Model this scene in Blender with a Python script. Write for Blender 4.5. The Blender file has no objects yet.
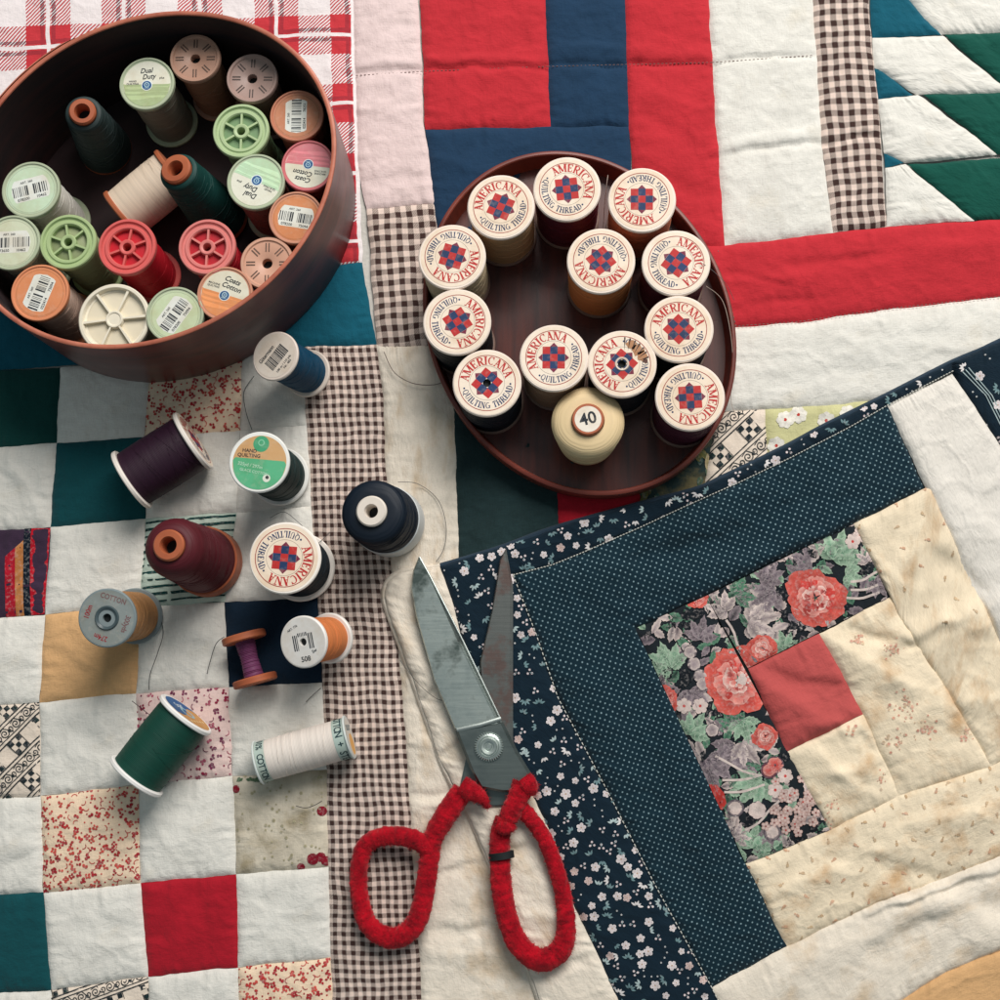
import bpy, math, random
import numpy as np
from mathutils import Vector, Matrix
from mathutils.kdtree import KDTree
random.seed(7)
U = 0.01                       # 1 unit = 100 mm ; all lengths below are millimetres
sc = bpy.context.scene
sc.unit_settings.scale_length = 0.1
COL = sc.collection
# ------------------------------------------------------------------ camera
F = 1400.0; H = 660.0
d = np.array([66, -225, -F]); d /= np.linalg.norm(d); Zc = -d
Xc = np.array([1, 0, 0.]) - Zc[0] * Zc; Xc /= np.linalg.norm(Xc); Yc = np.cross(Zc, Xc)
CM = np.array([Xc, Yc, Zc])
def P(x, y, z):
    r = CM @ np.array([x - 500.0, 500.0 - y, -F]); t = (z - H) / r[2]
    return Vector((r[0] * t, r[1] * t, z))
def PA(x, y, z):
    x = np.asarray(x, float); y = np.asarray(y, float)
    r = CM @ np.stack([x - 500.0, 500.0 - y, np.full_like(x, -F)])
    t = (z - H) / r[2]
    return r[0] * t, r[1] * t
cam = bpy.data.cameras.new('camera'); co = bpy.data.objects.new('camera', cam); COL.objects.link(co)
m = Matrix([list(CM[0]) + [0], list(CM[1]) + [0], list(CM[2]) + [H * U], [0, 0, 0, 1]])
co.matrix_world = m
cam.sensor_width = 36; cam.lens = 36 * F / 1000; cam.clip_start = 0.05; cam.clip_end = 100
sc.camera = co
# ------------------------------------------------------------------ colour and materials
def lin(c):
    return tuple((v / 255 / 12.92) if v / 255 <= .04045 else ((v / 255 + .055) / 1.055) ** 2.4 for v in c)
def nt(name):
    mt = bpy.data.materials.new(name); mt.use_nodes = True
    t = mt.node_tree; b = t.nodes['Principled BSDF']
    return mt, t, b
class E:                                                   # tiny maths builder for shader nodes
    def __init__(s, t, sock): s.t = t; s.s = sock
    def _m(s, op, o=None, c=None):
        n = s.t.nodes.new('ShaderNodeMath'); n.operation = op
        s.t.links.new(s.s, n.inputs[0])
        for i, q in ((1, o), (2, c)):
            if q is None: continue
            if isinstance(q, E): s.t.links.new(q.s, n.inputs[i])
            else: n.inputs[i].default_value = q
        return E(s.t, n.outputs[0])
    def __add__(s, o): return s._m('ADD', o)
    def __sub__(s, o): return s._m('SUBTRACT', o)
    def __mul__(s, o): return s._m('MULTIPLY', o)
    def __truediv__(s, o): return s._m('DIVIDE', o)
    def frac(s): return s._m('FRACT')
    def gt(s, o): return s._m('GREATER_THAN', o)
    def lt(s, o): return s._m('LESS_THAN', o)
    def mx(s, o): return s._m('MAXIMUM', o)
    def mn(s, o): return s._m('MINIMUM', o)
    def ab(s): return s._m('ABSOLUTE')
    def sin(s): return s._m('SINE')
    def sq(s): return s._m('SQRT')
    def inv(s): return E(s.t, s.s)._m('MULTIPLY_ADD', -1.0, 1.0)
def mixc(t, fac, a, b, mode='MIX'):
    n = t.nodes.new('ShaderNodeMix'); n.data_type = 'RGBA'; n.blend_type = mode
    for i, q in ((0, fac), (6, a), (7, b)):
        if isinstance(q, E): t.links.new(q.s, n.inputs[i])
        elif hasattr(q, 'links') or isinstance(q, bpy.types.NodeSocket): t.links.new(q, n.inputs[i])
        elif i == 0: n.inputs[0].default_value = q
        else: n.inputs[i].default_value = (*q, 1)
    return n.outputs[2]
def noise(t, vec, scale, detail=3, rough=.55, out=0):
    n = t.nodes.new('ShaderNodeTexNoise'); n.inputs['Scale'].default_value = scale
    n.inputs['Detail'].default_value = detail; n.inputs['Roughness'].default_value = rough
    if vec is not None: t.links.new(vec, n.inputs['Vector'])
    return n.outputs[out]
def ramp(t, fac, a, b):
    n = t.nodes.new('ShaderNodeMapRange'); n.inputs[1].default_value = a; n.inputs[2].default_value = b
    t.links.new(fac.s if isinstance(fac, E) else fac, n.inputs[0]); n.clamp = True
    return E(t, n.outputs[0])
def uvpx(t):
    n = t.nodes.new('ShaderNodeUVMap'); n.uv_map = 'UVMap'
    s = t.nodes.new('ShaderNodeSeparateXYZ'); t.links.new(n.outputs[0], s.inputs[0])
    return E(t, s.outputs[0]) * 100.0, E(t, s.outputs[1]) * 100.0, n.outputs[0]
def fabric_finish(t, b, colsock, var=.10, weave=.25, rough=.88):
    """slub, weave and slight fading common to every cotton"""
    u, v, uv = uvpx(t)
    big = noise(t, uv, 3.0, 4, .6)
    c = mixc(t, ramp(t, big, .3, .7) * (var * 1.6), colsock, tuple([.45, .43, .40]), 'MULTIPLY')
    mp = t.nodes.new('ShaderNodeMapping'); mp.inputs['Scale'].default_value = (9, 110, 1); t.links.new(uv, mp.inputs[0])
    mp2 = t.nodes.new('ShaderNodeMapping'); mp2.inputs['Scale'].default_value = (110, 9, 1); t.links.new(uv, mp2.inputs[0])
    n1 = noise(t, mp.outputs[0], 1.0, 2); n2 = noise(t, mp2.outputs[0], 1.0, 2)
    w = E(t, n1) + E(t, n2)
    c = mixc(t, ramp(t, w, .8, 1.25) * (weave * .7), c, tuple([.62, .6, .58]), 'MULTIPLY')
    t.links.new(c, b.inputs['Base Color'])
    b.inputs['Roughness'].default_value = rough
    b.inputs['Specular IOR Level'].default_value = .18
    b.inputs['Sheen Weight'].default_value = .12
    b.inputs['Sheen Roughness'].default_value = .5
    mid = noise(t, uv, 14, 3, .6)
    nd = t.nodes.new('ShaderNodeTexNoise'); nd.inputs['Scale'].default_value = 3.6; nd.inputs['Detail'].default_value = 3; nd.inputs['Distortion'].default_value = 1.1; t.links.new(uv, nd.inputs['Vector'])
    cr_ = ((E(t, nd.outputs[0]) - .5).ab() * -9.0 + 1.0).mx(0.0)
    hh = w * .2 + E(t, mid) * .9 + cr_ * .16
    bp = t.nodes.new('ShaderNodeBump'); bp.inputs['Strength'].default_value = .55; bp.inputs['Distance'].default_value = .009
    t.links.new(hh.s, bp.inputs['Height']); t.links.new(bp.outputs[0], b.inputs['Normal'])
def cotton(name, srgb, var=.14, stain_or_reflection=None, weave=.35, smin=.5, smax=.72):
    mt, t, b = nt(name)
    rgb = t.nodes.new('ShaderNodeRGB'); rgb.outputs[0].default_value = (*lin(srgb), 1); c = rgb.outputs[0]
    if stain_or_reflection:
        _, _, uv = uvpx(t)
        c = mixc(t, ramp(t, noise(t, uv, 1.6, 5, .6), smin, smax), c, lin(stain_or_reflection))
    fabric_finish(t, b, c, var, weave)
    return mt
WH = (226, 224, 216)
M = {}
M['white'] = cotton('white_cotton', WH, .12, (208, 200, 182), smin=.56, smax=.85)
M['cream'] = cotton('cream_cotton', (240, 224, 196), .2, (196, 156, 110), smin=.5, smax=.72)
M['creamw'] = cotton('ivory_cotton', (236, 226, 210), .18, (200, 172, 134), smin=.5, smax=.8)
M['paper_white'] = cotton('bleached_cotton', (228, 223, 214), .08)
M['pinkw'] = cotton('blush_cotton', (226, 205, 203), .10)
M['red'] = cotton('red_cotton', (192, 44, 54), .16)
M['redd'] = cotton('crimson_cotton', (172, 22, 40), .18)
M['blue'] = cotton('navy_blue_cotton', (26, 56, 84), .16)
M['teal'] = cotton('teal_cotton', (10, 88, 108), .12)
M['tealdk'] = cotton('deep_teal_cotton', (8, 72, 78), .12)
M['green'] = cotton('bottle_green_cotton', (8, 78, 66), .14)
M['dgreen'] = cotton('dark_green_cotton', (10, 66, 62), .14)
M['linen'] = cotton('charcoal_linen', (34, 56, 58), .3, weave=.8)
M['yellow'] = cotton('mustard_cotton', (216, 172, 122), .14)
M['navy'] = cotton('midnight_cotton', (12, 34, 52), .10)
M['coral'] = cotton('coral_cotton', (188, 84, 82), .14)
M['pcream'] = cotton('printed_cream_cotton', (236, 212, 184), .12)
M['ppink'] = cotton('printed_pink_cotton', (222, 196, 190), .10)
M['batik'] = cotton('plum_batik_cotton', (62, 44, 66), .4)
M['strp'] = cotton('pale_mint_cotton', (188, 205, 192), .10)
M['leafp'] = cotton('olive_print_cotton', (112, 104, 74), .4, (40, 60, 60), smin=.45, smax=.55)
M['daisyp'] = cotton('lime_print_cotton', (202, 200, 150), .2)
M['scrollp'] = cotton('scroll_print_cotton', (226, 212, 196), .08)
M['mott'] = cotton('mottled_cotton', (214, 205, 186), .4, (176, 164, 138), smin=.5, smax=.62)
M['fnavy'] = cotton('floral_navy_cotton', (8, 32, 46), .10)
M['fblack'] = cotton('floral_black_cotton', (26, 34, 40), .20)
def printed():
    mt, t, b = nt('printed_motif')
    a = t.nodes.new('ShaderNodeAttribute'); a.attribute_name = 'Col'
    tc = t.nodes.new('ShaderNodeTexCoord'); n1 = noise(t, tc.outputs['Object'], 22, 5, .75)
    c = mixc(t, ramp(t, n1, .38, .62) * .5, a.outputs['Color'], (.42, .42, .44), 'MULTIPLY')
    c = mixc(t, ramp(t, noise(t, tc.outputs['Object'], 70, 2), .5, .7) * .25, c, (.55, .5, .48))
    t.links.new(c, b.inputs['Base Color']); b.inputs['Roughness'].default_value = .88
    b.inputs['Specular IOR Level'].default_value = .15
    return mt
M['print'] = printed()
def attrmat(name, rough, spec=.5):
    mt, t, b = nt(name)
    a = t.nodes.new('ShaderNodeAttribute'); a.attribute_name = 'Col'
    tc = t.nodes.new('ShaderNodeTexCoord')
    oi = t.nodes.new('ShaderNodeObjectInfo'); va = t.nodes.new('ShaderNodeVectorMath'); va.operation = 'ADD'
    vm = t.nodes.new('ShaderNodeVectorMath'); vm.operation = 'SCALE'; vm.inputs[0].default_value = (7, 13, 5); t.links.new(oi.outputs['Random'], vm.inputs['Scale'])
    t.links.new(tc.outputs['Object'], va.inputs[0]); t.links.new(vm.outputs[0], va.inputs[1])
    n = noise(t, va.outputs[0], 7, 5, .65)
    c = mixc(t, ramp(t, n, .45, .72) * .5, a.outputs['Color'], (.72, .58, .42), 'MULTIPLY')
    c = mixc(t, ramp(t, noise(t, va.outputs[0], 40, 2), .52, .68) * .12, c, (.6, .54, .46))
    c = mixc(t, E(t, oi.outputs['Random']) * .35, c, (.86, .72, .58), 'MULTIPLY')
    bp = t.nodes.new('ShaderNodeBump'); bp.inputs['Strength'].default_value = .4; bp.inputs['Distance'].default_value = .006
    t.links.new(n, bp.inputs['Height']); t.links.new(bp.outputs[0], b.inputs['Normal'])
    t.links.new(c, b.inputs['Base Color']); b.inputs['Roughness'].default_value = rough
    b.inputs['Specular IOR Level'].default_value = spec
    return mt
M['label'] = attrmat('paper_label', .6, .3)
def gingham(name, p, light=(228, 208, 196), dark=(66, 46, 42), rot=0):
    mt, t, b = nt(name); u, v, uv = uvpx(t)
    wob = E(t, noise(t, uv, 2.5, 2)) * 3.0 + E(t, noise(t, uv, .8, 2)) * 9.0
    a = ((u + wob) / p).frac().lt(.5); c = ((v + wob) / p).frac().lt(.5)
    midn = tuple(.5 * x + .5 * y for x, y in zip(lin(light), lin(dark)))
    # half-tone squares are woven of alternate threads
    s = (a + c) * .5
    hatch = ((u + v) * (1 / 2.4)).frac().lt(.5) * .35
    one = s.gt(.3); two = s.gt(.8)
    c1 = mixc(t, one * .92, lin(light), tuple(.62 * x for x in midn))
    c1 = mixc(t, (one - two) * hatch, c1, lin(light))
    c2 = mixc(t, two, c1, lin(dark))
    fabric_finish(t, b, c2, .14, .5)
    return mt
M['gingham'] = gingham('brown_gingham', 9.3)
M['gingham_wide'] = gingham('brown_gingham_wide', 11.4)
def plaid():
    mt, t, b = nt('red_plaid'); u, v, uv = uvpx(t)
    def band(q, off, per, w):
        f = ((q - off) / per).frac() * per
        return f.lt(w), ((f - w / 2).ab().lt(2.0)), (((f - w / 2).ab() - 5.6).ab().lt(2.0)), f
    bu, lu, cu, fu = band(u, 31 + 160 - 77.5 * 3, 77.5, 45)
    bv, lv, cv, fv = band(v, 35 + 120 - 79.5 * 2, 79.5, 45)
    hatch = ((u * 1.0 + v * 1.0) / 4.0).frac().lt(.5)
    both = bu * bv
    one = (bu + bv - both * 2.0)
    white = lin((232, 224, 224)); red = lin((196, 54, 62))
    c = mixc(t, one * hatch, white, lin((186, 70, 76)))
    zig = ((u + v) / 3.0).frac().lt(.6)
    c = mixc(t, (cu * bu + cv * bv).mn(1.0) * zig * .85, c, lin((66, 50, 60)))
    c = mixc(t, both, c, red)
    c = mixc(t, (cu + cv).mn(1.0) * both * .5, c, lin((120, 40, 52)))
    c = mixc(t, (lu * bu + lv * bv).mn(1.0), c, white)
    fabric_finish(t, b, c, .08, .2)
    return mt
M['plaid'] = plaid()
def dots():
    mt, t, b = nt('navy_pin_dot'); u, v, uv = uvpx(t)
    p = 7.3
    w = E(t, noise(t, uv, 4, 2)) * 1.0
    def dist(ou, ov):
        x = (((u + w) / p + ou).frac() - .5); y = (((v + w) / p + ov).frac() - .5)
        return (x * x + y * y).sq()
    dd = dist(0, 0).mn(dist(.5, .5))
    k = ramp(t, dd, .15, .05)
    fade = ramp(t, noise(t, uv, 12, 3), .3, .7)
    c = mixc(t, k * (fade * .45 + .4), lin((8, 38, 50)), lin((160, 192, 200)))
    fabric_finish(t, b, c, .10, .15)
    return mt
M['dots'] = dots()
def threadmat(name, srgb, per=.006, rough=.55, dark=.45):
    mt, t, b = nt(name)
    tc = t.nodes.new('ShaderNodeTexCoord'); s = t.nodes.new('ShaderNodeSeparateXYZ')
    t.links.new(tc.outputs['Object'], s.inputs[0])
    z = E(t, s.outputs[2]); n = E(t, noise(t, tc.outputs['Object'], 5, 2)) * .02
    w = (((z + n) / per).frac() - .5).ab() * 2.0
    mp = t.nodes.new('ShaderNodeMapping'); mp.inputs['Scale'].default_value = (1, 1, 60); t.links.new(tc.outputs['Object'], mp.inputs[0])
    st = noise(t, mp.outputs[0], 1.0, 3)
    c = mixc(t, ramp(t, st, .35, .7) * dark, lin(srgb), tuple(x * .45 for x in lin(srgb)))
    t.links.new(c, b.inputs['Base Color']); b.inputs['Roughness'].default_value = rough
    b.inputs['Sheen Weight'].default_value = .25; b.inputs['Specular IOR Level'].default_value = .3
    b.inputs['Sheen Tint'].default_value = (*lin(srgb), 1)
    bp = t.nodes.new('ShaderNodeBump'); bp.inputs['Strength'].default_value = .5; bp.inputs['Distance'].default_value = .0015
    t.links.new((w + E(t, st) * 1.5).s, bp.inputs['Height']); t.links.new(bp.outputs[0], b.inputs['Normal'])
    return mt
_tm = {}
def thr(srgb):
    if srgb not in _tm: _tm[srgb] = threadmat('wound_thread', srgb)
    return _tm[srgb]
def plastic(name, srgb, rough=.4, sss=0, spec=.4):
    mt, t, b = nt(name)
    tc = t.nodes.new('ShaderNodeTexCoord')
    n = noise(t, tc.outputs['Object'], 7, 5, .65)
    c = mixc(t, ramp(t, n, .45, .8) * .35, lin(srgb), tuple(.6 * x for x in lin(srgb)))
    t.links.new(c, b.inputs['Base Color'])
    t.links.new(ramp(t, n, .2, .8).__mul__(.2).__add__(rough - .1).s, b.inputs['Roughness'])
    b.inputs['Specular IOR Level'].default_value = spec
    if sss:
        b.inputs['Subsurface Weight'].default_value = sss; b.inputs['Subsurface Radius'].default_value = (.02, .015, .01)
        b.inputs['Subsurface Scale'].default_value = 1
    return mt
_pm = {}
def pl(srgb, rough=.42):
    if (srgb, rough) not in _pm: _pm[(srgb, rough)] = plastic('moulded_plastic', srgb, rough)
    return _pm[(srgb, rough)]
def wood(name, a, bcol, rough=.45, stretch=(2, 2, 30), coat=0):
    mt, t, b = nt(name)
    tc = t.nodes.new('ShaderNodeTexCoord'); mp = t.nodes.new('ShaderNodeMapping')
    mp.inputs['Scale'].default_value = stretch; t.links.new(tc.outputs['Object'], mp.inputs[0])
    n = noise(t, mp.outputs[0], 1.0, 6, .65)
    n2 = noise(t, tc.outputs['Object'], 1.7, 3)
    c = mixc(t, ramp(t, n, .3, .7), lin(a), lin(bcol))
    c = mixc(t, ramp(t, n2, .35, .75) * .5, c, tuple(.5 * x for x in lin(bcol)))
    t.links.new(c, b.inputs['Base Color'])
    t.links.new((ramp(t, n2, .3, .7) * .25 + (rough - .1)).s, b.inputs['Roughness'])
    b.inputs['Specular IOR Level'].default_value = .35
    b.inputs['Coat Weight'].default_value = coat; b.inputs['Coat Roughness'].default_value = .3
    bp = t.nodes.new('ShaderNodeBump'); bp.inputs['Strength'].default_value = .25; bp.inputs['Distance'].default_value = .004
    t.links.new(n, bp.inputs['Height']); t.links.new(bp.outputs[0], b.inputs['Normal'])
    return mt
M['wood'] = wood('orange_wood', (196, 112, 74), (150, 74, 48))
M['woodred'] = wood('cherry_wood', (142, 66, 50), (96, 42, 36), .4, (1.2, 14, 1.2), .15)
M['boxwood'] = wood('stained_bentwood', (128, 52, 46), (58, 30, 30), .38, (1, 1, 14), .3)
M['rimwood'] = wood('worn_rim_wood', (206, 126, 100), (158, 82, 62), .5, (6, 6, 1))
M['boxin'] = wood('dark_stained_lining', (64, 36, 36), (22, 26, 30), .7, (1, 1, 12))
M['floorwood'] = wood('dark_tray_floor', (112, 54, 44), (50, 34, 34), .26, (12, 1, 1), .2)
M['dark'] = plastic('dark_void', (14, 22, 24), .7)
# ------------------------------------------------------------------ object helpers
def tag(o, label, cat=None, group=None, kind=None):
    if label: o['label'] = label
    if cat: o['category'] = cat
    if group: o['group'] = group
    if kind: o['kind'] = kind
    return o
def empty(name, loc=(0, 0, 0), mat=None):
    o = bpy.data.objects.new(name, None); COL.objects.link(o); o.empty_display_size = .1
    if mat is not None: o.matrix_world = mat
    else: o.location = Vector(loc) * U
    return o
class MB:
    def __init__(s): s.v = []; s.f = []; s.c = []; s.m = []; s.fn = 0
    def add(s, vs, fs, col=(1, 1, 1), mi=0, M4=None):
        o = len(s.v)
        for v in vs:
            if M4 is not None: v = M4 @ Vector(v)
            s.v.append((v[0], v[1], v[2]))
        if isinstance(col, list): s.c += col
        else: s.c += [tuple(col)] * len(vs)
        for f in fs: s.f.append([i + o for i in f]); s.m.append(mi)
    def obj(s, name, parent, mats, smooth=True, angle=38, world=False):
        me = bpy.data.meshes.new(name)
        if world and parent is not None:
            inv = parent.matrix_world.inverted()
            vv = [inv @ (Vector(q) * U) for q in s.v]
        else: vv = [(q[0] * U, q[1] * U, q[2] * U) for q in s.v]
        me.from_pydata([tuple(q) for q in vv], [], s.f)
        if not isinstance(mats, (list, tuple)): mats = [mats]
        for q in mats: me.materials.append(q)
        me.polygons.foreach_set('material_index', s.m)
        ca = me.color_attributes.new('Col', 'FLOAT_COLOR', 'POINT')
        ca.data.foreach_set('color', np.array([(*q, 1) for q in s.c], dtype=np.float32).ravel())
        if smooth:
            me.shade_smooth(); me.set_sharp_from_angle(angle=math.radians(angle))
        me.update()
        o = bpy.data.objects.new(name, me); COL.objects.link(o); o.parent = parent
        return o
def lathe(mb, prof, n=72, mi=0, col=(1, 1, 1), M4=None, closed=False, a0=0, sx=1, sy=1):
    vs = []; fs = []
    for r, z in prof:
        for k in range(n):
            a = 2 * math.pi * k / n + a0; vs.append((r * math.cos(a) * sx, r * math.sin(a) * sy, z))
    L = len(prof)
    for i in range(L if closed else L - 1):
        j = (i + 1) % L
        for k in range(n):
            k2 = (k + 1) % n
            fs.append((i * n + k, i * n + k2, j * n + k2, j * n + k))
    if not closed:
        if prof[0][0] > .01: pass
    mb.add(vs, fs, col, mi, M4)
def box(mb, x0, x1, y0, y1, z0, z1, mi=0, col=(1, 1, 1), M4=None):
    vs = [(x, y, z) for z in (z0, z1) for x, y in ((x0, y0), (x1, y0), (x1, y1), (x0, y1))]
    mb.add(vs, [(3, 2, 1, 0), (4, 5, 6, 7), (0, 1, 5, 4), (1, 2, 6, 5), (2, 3, 7, 6), (3, 0, 4, 7)], col, mi, M4)
def tube(mb, pts, rad, n=8, mi=0, col=(1, 1, 1), closed=False, flat=1.0):
    pts = [Vector(p) for p in pts]; L = len(pts); vs = []; fs = []
    up = Vector((0, 0, 1))
    for i, p in enumerate(pts):
        a = pts[(i - 1) % L] if (closed or i > 0) else p
        b = pts[(i + 1) % L] if (closed or i < L - 1) else p
        t = (b - a).normalized(); s = t.cross(up)
        s = s.normalized() if s.length > 1e-4 else Vector((1, 0, 0)); w = s.cross(t)
        r = rad[i] if isinstance(rad, (list, tuple)) else rad
        for k in range(n):
            q = 2 * math.pi * k / n
            vs.append(p + s * (r * math.cos(q)) + w * (r * flat * math.sin(q)))
    for i in range(L if closed else L - 1):
        j = (i + 1) % L
        for k in range(n): fs.append((i * n + k, i * n + (k + 1) % n, j * n + (k + 1) % n, j * n + k))
    if not closed:
        fs.append(tuple(range(n))); fs.append(tuple(reversed([(L - 1) * n + k for k in range(n)])))
    mb.add(vs, fs, col, mi)
def spline(pts, n=12, closed=False):
    P_ = [Vector(p) for p in pts]; out = []; L = len(P_)
    rng = range(L if closed else L - 1)
    for i in rng:
        p0 = P_[(i - 1) % L] if closed or i > 0 else P_[0]; p1 = P_[i]; p2 = P_[(i + 1) % L]
        p3 = P_[(i + 2) % L] if closed or i < L - 2 else P_[-1]
        for k in range(n):
            t = k / n
            out.append(.5 * ((2 * p1) + (p2 - p0) * t + (2 * p0 - 5 * p1 + 4 * p2 - p3) * t * t + (3 * p1 - p0 - 3 * p2 + p3) * t ** 3))
    if not closed: out.append(P_[-1])
    return out
# ------------------------------------------------------------------ numpy gradient noise
def pn(x, y, seed=0):
    x = np.asarray(x, float); y = np.asarray(y, float)
    xi = np.floor(x).astype(np.int64); yi = np.floor(y).astype(np.int64); xf = x - xi; yf = y - yi
    def g(ix, iy):
        h = (ix * 374761393 + iy * 668265263 + seed * 1442695041) & 0xffffffff
        h = ((h ^ (h >> 13)) * 1274126177) & 0xffffffff; h = h ^ (h >> 16)
        a = (h & 0xffff) / 65536.0 * 2 * np.pi
        return np.cos(a), np.sin(a)
    def dt(ix, iy, fx, fy):
        a, b = g(ix, iy); return a * fx + b * fy
    u = xf * xf * xf * (xf * (xf * 6 - 15) + 10); v = yf * yf * yf * (yf * (yf * 6 - 15) + 10)
    a = dt(xi, yi, xf, yf); b = dt(xi + 1, yi, xf - 1, yf); c = dt(xi, yi + 1, xf, yf - 1); e = dt(xi + 1, yi + 1, xf - 1, yf - 1)
    return ((a + (b - a) * u) * (1 - v) + (c + (e - c) * u) * v) * 1.5
def fbm(x, y, seed=0, o=4):
    r = 0; a = 1
    for k in range(o): r = r + a * pn(x * 2 ** k, y * 2 ** k, seed + k); a *= .5
    return r
# ------------------------------------------------------------------ quilt patches
LOW = [  # creases: x0,y0,x1,y1,height mm,half width px, sharp
    (352, 74, 548, 66, -1.5, 3.2), (548, 66, 712, 62, -1.3, 3.5), (712, 62, 815, 54, -1.4, 2.6), (352, 68, 548, 60, .9, 7), (548, 50, 700, 52, 1.0, 8),
    (716, 156, 822, 142, -1.5, 3.4), (716, 148, 822, 134, .9, 7), (822, 140, 884, 133, -1.6, 2.8), (880, 120, 1000, 190, .5, 8),
    (730, 285, 820, 276, .9, 8), (790, 262, 900, 256, -.9, 5), (735, 272, 790, 288, -.8, 4), (880, 262, 1010, 240, .7, 9), (740, 306, 830, 296, -.7, 4),
    (780, 340, 990, 318, .6, 12), (760, 380, 900, 372, -.6, 8), (850, 350, 1000, 340, .6, 9), (890, 200, 940, 215, .5, 6),
    (395, 655, 436, 660, -.7, 4), (400, 706, 445, 700, -.9, 5), (402, 742, 455, 750, .8, 8), (404, 796, 450, 790, -.9, 4), (412, 804, 470, 800, .9, 7),
    (430, 870, 500, 860, -.9, 6), (424, 930, 520, 920, -1.1, 5), (430, 955, 520, 948, .9, 9), (480, 800, 482, 990, -.7, 2.5),
    (386, 395, 440, 470, .7, 12), (400, 440, 450, 430, -.6, 8), (385, 500, 455, 490, .7, 9), (60, 655, 120, 690, -.8, 10), (50, 570, 130, 560, .7, 12),
    (-10, 640, 40, 655, .7, 10), (-10, 470, 45, 500, -.9, 6), (10, 455, 40, 515, .9, 6), (60, 720, 130, 745, -.7, 10), (150, 820, 225, 845, .6, 14),
    (-5, 850, 40, 842, .9, 10), (5, 862, 40, 860, -.8, 5), (60, 930, 140, 950, .6, 12), (240, 900, 320, 915, -.5, 12), (170, 885, 178, 965, .6, 8), (205, 880, 210, 965, -.6, 6),
    (625, 85, 712, 110, .8, 9), (640, 170, 715, 200, -.7, 7), (640, 110, 700, 150, -.6, 6), (430, 90, 545, 40, .5, 12), (440, 165, 530, 180, .5, 8), (560, 10, 610, 110, .5, 12),
    (355, 105, 420, 110, .7, 7), (355, 180, 425, 172, -.7, 6), (358, 30, 418, 26, -.6, 6), (240, 620, 320, 700, .4, 14), (150, 640, 220, 660, -.6, 12), (960, 10, 1000, 60, -.5, 6),
    (930, 110, 975, 135, .4, 7)]
UPP = [
    (906, 652, 1010, 596, 3.6, 16), (880, 668, 985, 612, -1.8, 10), (838, 650, 930, 690, 1.8, 10), (840, 622, 905, 648, -1.2, 7),
    (752, 664, 872, 700, -1.0, 10), (756, 690, 850, 722, 1.6, 14), (780, 735, 850, 722, .8, 8), (800, 745, 870, 790, 1.3, 8), (850, 724, 900, 780, -1.1, 6), (826, 776, 890, 752, 1.0, 7),
    (905, 720, 985, 700, 1.2, 12), (930, 550, 985, 600, -1.4, 12), (905, 560, 950, 540, 1.1, 10), (862, 560, 915, 590, .8, 9),
    (760, 900, 900, 850, 1.1, 10), (830, 860, 960, 880, -1.1, 10), (900, 835, 1000, 800, 1.4, 12), (870, 915, 1000, 870, -1.2, 3), (870, 908, 1000, 863, 1.0, 6),
    (905, 905, 1000, 930, 2.0, 18), (880, 950, 1000, 900, -1.4, 12), (780, 985, 880, 930, .9, 12), (960, 500, 1000, 560, .9, 16), (900, 430, 960, 520, .8, 20),
    (650, 560, 800, 500, -1.4, 18), (700, 585, 880, 500, 1.7, 16), (560, 590, 680, 560, .8, 14), (650, 540, 760, 480, 1.0, 10), (790, 520, 900, 450, 1.0, 12),
    (560, 640, 640, 800, .9, 20), (650, 760, 720, 920, -.8, 18), (400, 620, 450, 700, 1.0, 12), (425, 760, 470, 740, -1.0, 5), (420, 700, 440, 690, -1.0, 5), (500, 850, 540, 840, -1.0, 5),
    (530, 920, 590, 900, .9, 8), (540, 970, 600, 960, -.8, 6)]
def creases(lst, x, y, z0):
    h = np.zeros_like(x)
    if lst is UPP: lst = [(q[0], q[1], q[2], q[3], q[4] * 1.35, q[5] * .9) for q in lst]
    for x0, y0, x1, y1, dp, w in lst:
        a = P(x0, y0, z0); b = P(x1, y1, z0); dx, dy = b.x - a.x, b.y - a.y; L2 = dx * dx + dy * dy; L = math.sqrt(L2)
        wm = w * .47
        t = ((x - a.x) * dx + (y - a.y) * dy) / L2
        off = ((x - a.x) * dy - (y - a.y) * dx) / L
        off = off + 2.0 * pn(x / 14, y / 14, 5) + .5 * wm * np.sin(t * 3.0 + x0)
        tt = np.clip(t, 0, 1); over = np.abs(t - tt) * L
        tap = np.exp(-(over / (wm * 1.2 + 2)) ** 2) * (.55 + .45 * np.sin(np.pi * np.clip(t * 1.1 - .05, 0, 1)))
        side = np.where(off > 0, 1.5, .8)
        h += 1.25 * dp * np.exp(-(off / (wm * side)) ** 2) * tap
    return h
def resample(pl_, n):
    p = np.array(pl_, float); s = np.r_[0, np.cumsum(np.hypot(*np.diff(p, axis=0).T))]; s /= s[-1]
    t = np.linspace(0, 1, n); return np.interp(t, s, p[:, 0]), np.interp(t, s, p[:, 1]), s
def pip(x, y, poly):
    c = False; n = len(poly)
    for i in range(n):
        x0, y0 = poly[i]; x1, y1 = poly[i - 1]
        if (y0 > y) != (y1 > y) and x < (x1 - x0) * (y - y0) / (y1 - y0) + x0: c = not c
    return c
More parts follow.
